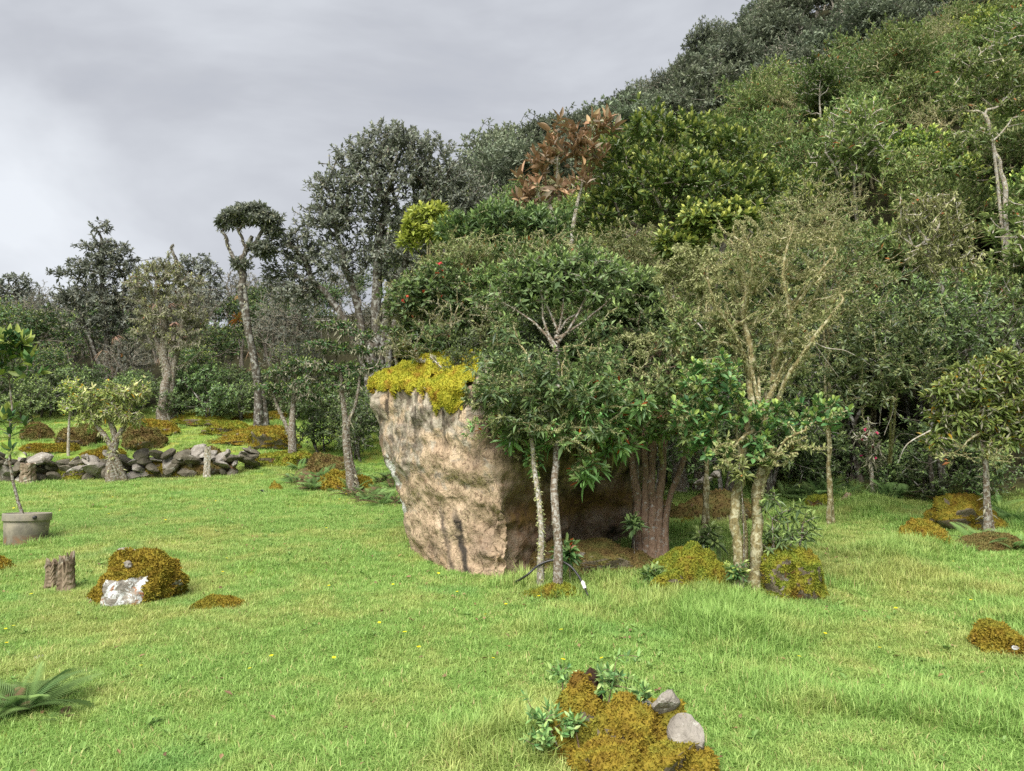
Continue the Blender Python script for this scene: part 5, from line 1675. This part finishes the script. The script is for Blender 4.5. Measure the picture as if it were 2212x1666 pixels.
far_tree('leaning_tree', 'thin pale leaning trunk high on the hillside at the right edge', (2175, 640, 17.0), [[(2172, 420), (2150, 320), (2128, 240)], [(2140, 290), (2090, 240), (2070, 220)]],
         [(2120, 130, 70, 30), (2160, 170, 50, 40), (2080, 140, 50, 26), (2060, 215, 40, 26), (2190, 230, 40, 50), (2100, 300, 50, 30)], 17, 330, dict(L=.15, W=.32, n=8, stem=.1, droop=.2), B_PALE, M_HILL, 722, .06, 1800, .05, M_LICHEN)
far_tree('pink_flowered_sapling', 'thin sapling with pink blooms in the shade of the forest edge', (1888, 1052, 12.8), [[(1880, 1000), (1878, 950), (1875, 900)]], [(1875, 950, 28, 30), (1890, 985, 20, 22)], 12.8, 60, dict(L=.06, W=.4, n=7, stem=.05), B_PALE, M_DARKLEAF, 723, .03, 500)
for (nm, mt, pts, Y) in (('pink_flowered_sapling', M_PINK, ((1868, 928), (1895, 935), (1862, 950), (1884, 965), (1860, 985), (1892, 990), (1872, 940)), 12.5),
                         ('red_flowered_shrub', M_RED, ((948, 570), (955, 585), (945, 590), (958, 600), (880, 640), (870, 650), (915, 630), (955, 640), (1000, 655), (1145, 722), (1075, 745), (1138, 745)), 9.6)):
    par_ = bpy.data.objects[nm]
    me = strap_clump(6, .05, .022, mt, 3, .3, spread=1.3)
    for (u, v) in pts:
        o = link('flower', me, par_, at(u, v, Y - (.3 if u > 1040 and u < 1200 else 0)) - np.array(par_.location))
        o.rotation_euler = (rr.normal() * .6, rr.normal() * .6, rr.uniform(0, 6))
        o.scale = (1.3 if u == 948 else .7,) * 3

# ------------------------------------------------------------------ repeated shrubs and trees
def shrub_proto(name, seed, r, h, ntips, leaf, bark, mat, nl=6, tr=.04, lichen=0, bare=0., stems=2, r_tip=.008, spread=.55, zlo=.45, lm=M_LICHENG, low=.35, rough=.6, seg=.3):
    rng = np.random.default_rng(seed)
    lobes = []
    for k in range(nl):
        a = k * 2.4 + rng.normal() * .3
        q = spread * r * math.sqrt((k + .5) / nl)
        lobes.append((np.array([q * math.cos(a), q * math.sin(a), h * rng.uniform(zlo, .84)]), np.array([r * .5, r * .5, h * .2]) * rng.uniform(.8, 1.2)))
    lobes.append((np.array([0, 0, h * .85]), np.array([r * .5, r * .5, h * .17])))
    tk = [([np.array([.1 * k, .05 * k, -.25]), np.array([.12 * rng.normal(), .12 * rng.normal(), h * .35]), np.array([rng.normal() * .3 * r, rng.normal() * .3 * r, h * .7])], tr) for k in range(stems)]
    return build_tree(name, '', '', tk, lobes, ntips, leaf, bark, mat, seed, lichen=dict(n=lichen, L=.06, rmax=.06, hang=.45, W=.25) if lichen else None, lichen_mat=lm, bare=bare, seg=seg, r_tip=r_tip, proto=True, base=np.zeros(3), low=low, rough=rough)


HLF = dict(L=.125, W=.34, n=9, lo=10, hi=75, stem=.08, droop=.08)
PR = {
    'hill_a': [shrub_proto('hill_shrub', 800 + k, 1.35, 2.7, 560, HLF, B_TWIG, M_HILL, 7) for k in range(3)],
    'hill_d': [shrub_proto('hill_tree', 890 + k, 1.25, 3.8, 330, dict(L=.20, W=.32, n=8, lo=10, hi=85, stem=.12, droop=.25), B_PALE, M_HILL, 6, .055, 800, .1, 2, .012, zlo=.6, lm=M_LICHEN, low=.15) for k in range(2)],
    'hill_b': [shrub_proto('hill_bush', 810 + k, 1.2, 2.2, 430, dict(L=.16, W=.36, n=9, lo=10, hi=80, stem=.1, droop=.15), B_GREY, M_GLOSSY, 6) for k in range(2)],
    'hill_c': [shrub_proto('twig_bush', 820 + k, 1.3, 2.9, 420, dict(L=.07, W=.36, n=6, stem=.07), B_TWIG, M_OLIVE, 7, .045, 4500, .5, 3, .006, lm=M_LICHEN) for k in range(2)],
    'far_a': [shrub_proto('far_tree', 830 + k, 2.3, 5.2, 620, dict(L=.26, W=.44, n=9, stem=.16, droop=.1), B_DARK, M_FAR, 8, .12, zlo=.5, r_tip=.014, seg=.6) for k in range(3)],
    'far_b': [shrub_proto('far_tree', 840 + k, 2.0, 5.8, 420, dict(L=.22, W=.4, n=8, stem=.16, droop=.1), B_PALE, M_FAR, 6, .13, zlo=.62, r_tip=.014, seg=.6, bare=.1, low=.1) for k in range(2)],
    'back_a': [shrub_proto('back_tree', 850 + k, 1.7, 3.9, 420, dict(L=.13, W=.4, n=7, stem=.1), B_GREY, M_GREY, 7, .08, 5000, .35, 3, .009, zlo=.5) for k in range(3)],
    'back_b': [shrub_proto('back_tree', 860 + k, 1.5, 3.4, 460, dict(L=.13, W=.42, n=8, stem=.1), B_GREY, M_TUB, 7, .07, 0, .0, 2, .009, zlo=.45, low=.2) for k in range(2)],
    'under': [shrub_proto('under_shrub', 870 + k, .85, 1.35, 330, dict(L=.085, W=.42, n=8, stem=.05), B_DARK, M_DARKLEAF, 6, .025, 0, 0., 3, .005, zlo=.35, low=.7) for k in range(2)],
    'edge': [shrub_proto('edge_tree', 880 + k, 1.5, 3.6, 640, dict(L=.11, W=.38, n=9, stem=.08, droop=.2), B_DARK, M_DARKLEAF, 8, .05, 0, .05, 3, .006, zlo=.3, low=.6) for k in range(2)],
}


def scatter(n, box, dmin, keep, rng, have=None):
    pts, no = list(have or []), []
    n0 = len(pts)
    for _ in range(n):
        p = np.array([rng.uniform(box[0], box[1]), rng.uniform(box[2], box[3])])
        d = dmin * rng.uniform(.85, 1.3)
        if (pts and np.min(np.hypot(*(np.array(pts) - p).T)) < d) or (no and np.min(np.hypot(*(np.array(no) - p).T)) < .25 * dmin):
            continue
        (pts if keep(p) else no).append(p)
    return pts[n0:]


def visible(p, up, lift):
    z = gz(p[0], p[1]) + up
    t = np.linspace(.15, .93, 40)
    g = ground(p[0] * t, p[1] * t) + np.where(p[1] * t > 15, lift, 0)
    return bool(np.all(CAMZ + (z - CAMZ) * t > g)) and abs(p[0]) < p[1] * .70 + 1.5 and (z - CAMZ) / p[1] > -.3 and (z - CAMZ - up) / p[1] < .60


def put(kind, pts, name, label, group, rng, smin=.8, smax=1.25, sink=.1):
    for p in pts:
        parts = PR[kind][rng.integers(len(PR[kind]))]
        s = rng.uniform(smin, smax)
        place(parts, name, label, 'tree' if 'tree' in name else 'shrub', (p[0], p[1], gz(p[0], p[1]) - sink), group, rng.uniform(0, 6.28), (s, s, s * rng.uniform(.88, 1.12)))


rr = np.random.default_rng(900)
hp_ = lambda p: .45 * (min(p[1], 31) - 14.6) + .42 * (p[0] - 5.4)
near = scatter(16000, (-4, 29, 14.5, 37), 1.30, lambda p: hp_(p) > .75 and visible(p, 2.4, .6) and not (p[1] < 16 and p[0] < 5), rr)
ka, kb, kc, kd_ = [], [], [], []
for p in near:
    c = rr.uniform()
    (ka if c < .52 else kb if c < .72 else kc if c < .86 else kd_).append(p)
put('hill_a', ka, 'hillside_shrub', 'pale green bushy shrub in the dense cover of the near hillside', 'shrubs covering the near hillside', rr)
put('hill_d', kd_, 'pale_stemmed_tree', 'taller pale stemmed tree with drooping leaves on the near hillside', 'pale stemmed trees on the near hillside', rr)
put('hill_b', kb, 'broad_leaved_shrub', 'glossier broad leaved shrub among the paler ones on the near hillside', 'broad leaved shrubs on the near hillside', rr)
put('hill_c', kc, 'twiggy_shrub', 'brownish twiggy lichen shrub among the leafy ones on the near hillside', 'twiggy shrubs on the near hillside', rr)
fh = scatter(9000, (-22, 75, 38, 104), 2.75, lambda p: visible(p, 5, 1.0) and p[0] > -6, rr)
put('far_a', [p for k, p in enumerate(fh) if k % 4], 'hill_forest_tree', 'dark round crowned tree in the forest on the far steep hill', 'forest trees on the far hill', rr, .7, 1.15, .3)
put('far_b', [p for k, p in enumerate(fh) if k % 4 == 0], 'pale_trunked_tree', 'dark tree with a pale trunk in the forest on the far steep hill', 'pale trunked trees on the far hill', rr, .7, 1.1, .3)
bk = scatter(3600, (-36, 2, 23.5, 56), 1.9, lambda p: hp_(p) < .8 and visible(p, 4, .2) and p[1] > 23.5 + (1.6 if -14 < p[0] < -8 else 0), rr)
put('back_a', [p for k, p in enumerate(bk) if k % 2], 'grey_twiggy_tree', 'grey lichen clad twiggy tree in the wood behind the wall', 'grey trees in the wood behind the wall', rr, .5, 1.05)
put('back_b', [p for k, p in enumerate(bk) if k % 2 == 0], 'green_wood_tree', 'darker green leafy tree in the wood behind the wall', 'green trees in the wood behind the wall', rr, .5, 1.0)
un = scatter(900, (-20, -3, 22.5, 26), .9, lambda p: abs(p[0]) < p[1] * .72, rr)
un += scatter(300, (-5.0, -1.6, 18.5, 22), 1.0, lambda p: True, rr)
put('under', un, 'understory_shrub', 'dark small leaved shrub in the understory behind the mossy slope', 'understory shrubs behind the slope', rr, .7, 1.3)
ed = scatter(700, (2.2, 12, 12.4, 17), 1.15, lambda p: -.35 < hp_(p) < 1.3 and p[0] < p[1] * .72 and not (p[0] < 4.5 and p[1] < 13), rr)
put('edge', ed, 'forest_edge_tree', 'dark leafy tree hanging over the shady edge of the meadow', 'trees along the forest edge', rr, .75, 1.2)
eu = scatter(500, (3.2, 10, 12.0, 14.5), .7, lambda p: -.5 < hp_(p) < .5 and p[0] < p[1] * .72, rr)
put('under', eu, 'forest_edge_shrub', 'low dark shrub in the shade at the forest edge', 'low shrubs along the forest edge', rr, .55, .9)
gap = scatter(200, (-1.8, 5.2, 12.6, 15.5), 1.1, lambda p: hp_(p) > -2.6, rr)
put('edge', gap, 'background_shrub', 'leafy shrub filling the bank behind the boulder', 'shrubs behind the boulder', rr, .6, .95)

def put_at(kind, spots, name, label, group, rng):
    for (x, y, z, s) in spots:
        place(PR[kind][rng.integers(len(PR[kind]))], name, label, 'shrub', (x, y, z), group, rng.uniform(0, 6.28), s)


put_at('hill_a', ((-.9, 10.6, 2.1, .62), (.3, 10.9, 2.2, .72), (1.2, 10.6, 2.1, .66), (.9, 9.7, 2.1, .45), (-.2, 10.2, 2.25, .5)), 'rooftop_shrub', 'olive green shrub rooted on top of the boulder', 'shrubs rooted on the boulder', rr)
put_at('hill_c', ((-1.2, 10.3, 2.0, .55), (.6, 10.4, 2.25, .62), (-.4, 11.2, 2.1, .75), (1.6, 10.2, 2.0, .55)), 'rooftop_twig_shrub', 'bare twigged lichen shrub rooted on top of the boulder', 'twiggy shrubs rooted on the boulder', rr)
for k, (u, v) in enumerate(((1075, 862), (1110, 855), (1150, 868), (1190, 850), (1225, 862), (1265, 858), (1300, 870), (1335, 862), (1370, 878), (1095, 890), (1170, 888), (1250, 892), (1320, 900), (1080, 885), (1140, 835), (1210, 830), (1290, 835))):
    q = onto(BV, u, v)
    kd = ('under', 'hill_c', 'under', 'hill_a')[k % 4]
    o = place(PR[kd][rr.integers(2)], 'rim_shrub', 'tangled small shrub leaning out over the front rim of the boulder', 'shrub', q + [0, .10, -.05], 'tangle of shrubs on the boulder rim', rr.uniform(0, 6.28), {'under': .40, 'hill_c': .19, 'hill_a': .20}[kd] * rr.uniform(.85, 1.2))
    o.rotation_euler = (.75 + rr.normal() * .2, rr.normal() * .2, 0)
put_at('under', ((-.62, 8.85, 1.95, .36), (-.5, 9.2, 2.0, .5), (0, 8.9, 2.05, .5), (.5, 9.1, 2.05, .55), (1.0, 9.2, 2.0, .5), (1.5, 9.7, 1.95, .55), (-.9, 9.6, 2.1, .5), (.25, 9.4, 2.1, .6)), 'rooftop_undergrowth', 'low dark bush crowding the front rim of the boulder top', 'undergrowth on the boulder rim', rr)

# vines at the forest edge
for k, c in enumerate(([(1650, 620, 9), (1760, 740, 9.8), (1830, 760, 10.2), (1890, 800, 10.6), (1930, 870, 10.8), (1910, 940, 10.8)], [(1720, 690, 10), (1800, 800, 10.5), (1850, 860, 10.6)], [(1500, 690, 8.6), (1540, 740, 8.5), (1550, 790, 8.5), (1515, 830, 8.5)],
                       [(1880, 700, 11), (1905, 820, 11), (1900, 920, 11)], [(2010, 930, 10), (1960, 960, 10), (1940, 1000, 10.1)])):
    pts = curve_pts([at(*q) for q in c], 40)
    V, Q = tube(pts, np.linspace(.012, .005, 40), 5)
    o = link('vine', MB().add(V, Q).mesh('vine', B_PALE, pts[0]), None, pts[0])
    tag(o, ['long pale vine looping down at the dark forest edge', 'straight pale vine slanting across the dark forest edge', 'curved bare vine behind the mossy forked snag', 'thin vine hanging straight down in the dark forest edge', 'short vine under the yellow leaved shrub'][k], 'vine')

# mossy hummocks and tussocks on the slope behind the wall
for k, (u, v, rx, ry, h, mt, lab) in enumerate(((440, 915, 1.2, .6, .3, M_MOSSG, 'broad green moss swell high on the slope right of the old trunk'), (540, 950, 1.0, .6, .35, M_MOSS, 'golden moss hummock below the umbrella tree'), (590, 965, .7, .5, .5, M_MOSS, 'golden moss boulder beside the umbrella tree trunk'),
                                                (320, 935, .8, .5, .35, M_MOSS, 'yellow moss hummock at the foot of the old thick trunk'), (180, 955, .6, .4, .45, M_MOSSB, 'brown moss hummock behind the wall near the thin sapling'), (85, 945, .45, .4, .45, M_MOSSB, 'dark mossy lump on the slope at the left'),
                                                (210, 990, .6, .35, .35, M_MOSS, 'golden moss cushion behind the cream flowered tree'), (310, 965, .5, .4, .55, M_MOSSB, 'dark brown heathery lump above the wall'), (600, 1000, .8, .5, .35, M_MOSSG, 'green moss bank right of the short stone stack'),
                                                (490, 935, .7, .5, .3, M_MOSSG, 'pale green moss swell on the slope behind the fence post'), (700, 1020, .6, .5, .4, M_MOSSB, 'brown mossy bank below the bright layered tree'), (745, 1060, .5, .5, .4, M_MOSS, 'golden moss clump at the foot of the layered tree'),
                                                (110, 975, .7, .35, .22, M_MOSS, 'flat yellow moss strip behind the wall at left'), (560, 905, .8, .5, .25, M_MOSS, 'yellow moss hummock at the top of the slope'))):
    pm = gp(u, v)
    mound('mossy_hummock', lab, 'mound', pm[0], pm[1], rx, ry, h, 130 + k, mt, 5000, .06, .4, bare=-.3)

# ------------------------------------------------------------------ grass and flowers
def tuft(name, seed, n, h, r, lean, w):
    rng = np.random.default_rng(seed)
    a = rng.uniform(0, 6.28, n)
    q = r * np.sqrt(rng.uniform(size=n))
    b = np.stack([q * np.cos(a), q * np.sin(a), np.full(n, -.01)], 1)
    az = rng.uniform(0, 6.28, n)
    ln = h * rng.uniform(.45, 1.25, n)
    le = lean * rng.uniform(.2, 1.3, n)
    d = np.stack([np.cos(az), np.sin(az), 0 * az], 1)
    up = np.array([0, 0, 1.])
    s = np.stack([-np.sin(az), np.cos(az), 0 * az], 1) * .5 * w * rng.uniform(.7, 1.3, (n, 1))
    m = b + up * (ln * .6)[:, None] + d * (ln * le * .3)[:, None]
    t = b + up * (ln * (1 - .35 * le))[:, None] + d * (ln * le)[:, None]
    V = np.stack([b - s, b + s, m + s * .8, m - s * .8, t], 1).reshape(-1, 3)
    k = np.arange(n)[:, None] * 5
    tint = rng.uniform(size=n)
    mb = MB()
    mb.add(V, np.concatenate([k + np.array([[0, 1, 2]]), k + np.array([[0, 2, 3]]), k + np.array([[3, 2, 4]])]), 0, np.tile(tint, 3), .5)
    return mb.mesh(name, M_GRASS)


tcol = bpy.data.collections.new('grass_tufts')
TUFTS = [('a', 1, 60, .052, .075, .9, .0042), ('b', 2, 60, .068, .075, .9, .0045), ('c', 3, 55, .060, .07, 1.1, .004), ('d', 4, 40, .145, .06, .6, .0046), ('e', 5, 44, .11, .07, .8, .0045)]
for (nm, sd_, n, h, r, le, w) in TUFTS:
    ob = bpy.data.objects.new('grass_tuft_' + nm, tuft('grass_tuft', sd_, n, h, r, le, w))
    tcol.objects.link(ob)

rg = np.random.default_rng(1234)
PT, IDX, SCL = [], [], []
def sow(n, y0, y1, sc, hill=False):
    y = np.sqrt(rg.uniform(y0 ** 2, y1 ** 2, n))
    x = rg.uniform(-1, 1, n) * (y * .70 + .8)
    fo = forest_amount(x, y)
    ok = (fo < rg.uniform(.0, .9, n)) & ~inside_boulder(x, y)
    for k, (mx, my, rx, ry) in enumerate(((FM[0], FM[1], .36, .5), (RKP[0] - .05, RKP[1] + .2, .34, .32), (tub.location[0], tub.location[1], .25, .25))):
        ok &= ((x - mx) / rx) ** 2 + ((y - my) / ry) ** 2 > 1
    x, y = x[ok], y[ok]
    z = ground(x, y)
    tall = pnoise(np.stack([x * .8, y * .8, 0 * x + 5], 1)) + .35 * sstep(0, 3, x) - .35 * sstep(0, 4, -x) + .25 * (rg.uniform(size=len(x)) - .5)
    near_b = np.exp(-(np.hypot(x - .6, y - 7.5) / 1.6) ** 2) * .5
    tall = tall + near_b
    idx = np.where(tall > .72, 3, np.where(tall > .48, 4, rg.integers(0, 3, len(x))))
    PT.append(np.stack([x, y, z], 1))
    IDX.append(idx)
    SCL.append(sc * rg.uniform(.7, 1.3, len(x)) * (1 + .25 * np.clip(tall, -.8, .8)))
sow(26000, 2.6, 7.5, 1.0)
sow(26000, 7.5, 12.5, 1.1)
sow(17000, 12.5, 18.5, 1.35)
sow(7000, 18.5, 26, 1.8)
PT, IDX, SCL = np.concatenate(PT), np.concatenate(IDX), np.concatenate(SCL)
gm = bpy.data.meshes.new('grass')
gm.vertices.add(len(PT))
gm.vertices.foreach_set('co', PT.astype(np.float32).ravel())
for nm, ty, ar in (('idx', 'INT', IDX.astype(np.int32)), ('scl', 'FLOAT', SCL.astype(np.float32)), ('rot', 'FLOAT', rg.uniform(0, 6.28, len(PT)).astype(np.float32))):
    at_ = gm.attributes.new(nm, ty, 'POINT')
    at_.data.foreach_set('value', ar)
grass = link('grass', gm, kind='stuff')
grass['label'] = 'bright green uneven meadow grass covering the whole clearing'
ng = bpy.data.node_groups.new('grass_scatter', 'GeometryNodeTree')
ng.interface.new_socket('Geometry', in_out='INPUT', socket_type='NodeSocketGeometry')
ng.interface.new_socket('Geometry', in_out='OUTPUT', socket_type='NodeSocketGeometry')
N = ng.nodes.new
gi, go = N('NodeGroupInput'), N('NodeGroupOutput')
ci = N('GeometryNodeCollectionInfo')
ci.inputs['Collection'].default_value = tcol
ci.inputs['Separate Children'].default_value = True
ci.inputs['Reset Children'].default_value = True
ip = N('GeometryNodeInstanceOnPoints')
ip.inputs['Pick Instance'].default_value = True
def named(nm, ty):
    nd = N('GeometryNodeInputNamedAttribute')
    nd.data_type = ty
    nd.inputs['Name'].default_value = nm
    return nd.outputs['Attribute']
cx = N('ShaderNodeCombineXYZ')
lk = ng.links.new
lk(gi.outputs[0], ip.inputs['Points'])
lk(ci.outputs[0], ip.inputs['Instance'])
lk(named('idx', 'INT'), ip.inputs['Instance Index'])
lk(named('rot', 'FLOAT'), cx.inputs[2])
e2r = N('FunctionNodeEulerToRotation')
lk(cx.outputs[0], e2r.inputs[0])
lk(e2r.outputs[0], ip.inputs['Rotation'])
lk(named('scl', 'FLOAT'), ip.inputs['Scale'])
lk(ip.outputs[0], go.inputs[0])
md = grass.modifiers.new('scatter', 'NODES')
md.node_group = ng

# fallen leaves and broad leaved weeds between the blades
lt = MB()
nl = 5200
y = np.sqrt(rg.uniform(3 ** 2, 13 ** 2, nl))
x = rg.uniform(-1, 1, nl) * y * .68
dens = np.exp(-(np.hypot(x - 1.2, y - 7.9) / 1.6) ** 2) * 1.2 + .10 + .5 * forest_amount(x, y)
ok = (rg.uniform(size=nl) < dens) & ~inside_boulder(x, y)
x, y = x[ok], y[ok]
n_ = len(x)
a = rg.uniform(0, 6.28, n_)
leaf_faces(lt, np.stack([x, y, ground(x, y) + rg.uniform(.02, .06, n_)], 1), np.stack([np.cos(a), np.sin(a), rg.normal(size=n_) * .35], 1), np.stack([rg.normal(size=n_) * .4, rg.normal(size=n_) * .4, np.ones(n_)], 1), rg.uniform(.03, .075, n_), rg.uniform(.015, .032, n_), .2, .1, False, rg.uniform(size=n_), rg.uniform(size=n_))
link('fallen_leaves', lt.mesh('fallen_leaves', leaf_mat('fallen_leaf', srgb(84, 68, 48), srgb(120, 102, 72), srgb(136, 122, 68), .5, .8, .15)), kind='stuff')['label'] = 'brown fallen leaves scattered in the grass'
wd = MB()
nw = 900
y = np.sqrt(rg.uniform(3 ** 2, 12 ** 2, nw))
x = rg.uniform(-1, 1, nw) * y * .68
ok = (pnoise(np.stack([x * .7, y * .7, 0 * x + 8], 1)) > .05) & ~inside_boulder(x, y) & (forest_amount(x, y) < .3)
x, y = x[ok], y[ok]
rosettes(wd, np.stack([x, y, ground(x, y) + .035], 1), np.tile([0, 0, 1.], (len(x), 1)), rg, L=.05, W=.55, n=7, lo=50, hi=80, stem=.02, droop=.1, oval=True)
link('lawn_weeds', wd.mesh('lawn_weeds', leaf_mat('weed_leaf', srgb(76, 112, 52), srgb(112, 144, 70), srgb(130, 160, 84), .5, .5, .25)), kind='stuff')['label'] = 'low broad leaved weeds among the grass blades'

# yellow flowers on thin stems
pet = MB()
a = np.arange(10) * .628
leaf_faces(pet, np.tile([0, 0, .09], (10, 1)), np.stack([np.cos(a), np.sin(a), 0 * a + .25], 1), np.tile([0, 0, 1.], (10, 1)), .017, .010, .1, .1, False, np.linspace(0, 1, 10), .5)
HEAD = pet.mesh('flower_head', M_FLOWER)
V, Q = tube([(0, 0, -.01), (.003, 0, .05), (0, 0, .09)], .0016, 4)
STEM = MB().add(V, Q, 0, .3, .3).mesh('flower_stem', M_GRASS)
rr = np.random.default_rng(4321)
fl = [(10, 1373), (28, 1370), (14, 1405), (545, 1462), (305, 1455), (590, 1440), (850, 1275), (945, 1250), (480, 1245), (485, 1215), (712, 1280), (720, 1440), (875, 1390), (700, 1150), (1060, 1440), (1215, 1385), (1210, 1450), (1725, 1440), (1900, 1415), (1870, 1160), (1850, 1230),
      (2060, 1220), (2100, 1310), (640, 1310), (455, 1175), (1165, 1305), (1050, 1340), (990, 1290), (1095, 1320), (820, 1360), (905, 1420), (755, 1085), (1780, 1385), (1935, 1330), (1310, 1440), (60, 1110), (240, 1260), (72, 1300)]
fl += [(u, v) for u, v in zip(rr.uniform(30, 850, 22), rr.uniform(1055, 1130, 22))]
for (u, v) in fl:
    p = gp(u, v + 8)
    if inside_boulder(p[0], p[1])[0]:
        continue
    o = thing('yellow_flower', 'small yellow dandelion like flower in the lawn', 'flower', p, 'yellow flowers in the lawn', rr.uniform(0, 6), rr.uniform(.8, 1.25))
    link('stem', STEM, o)
    h = link('flower_head', HEAD, o)
    h.rotation_euler = (rr.normal() * .15, rr.normal() * .15, 0)
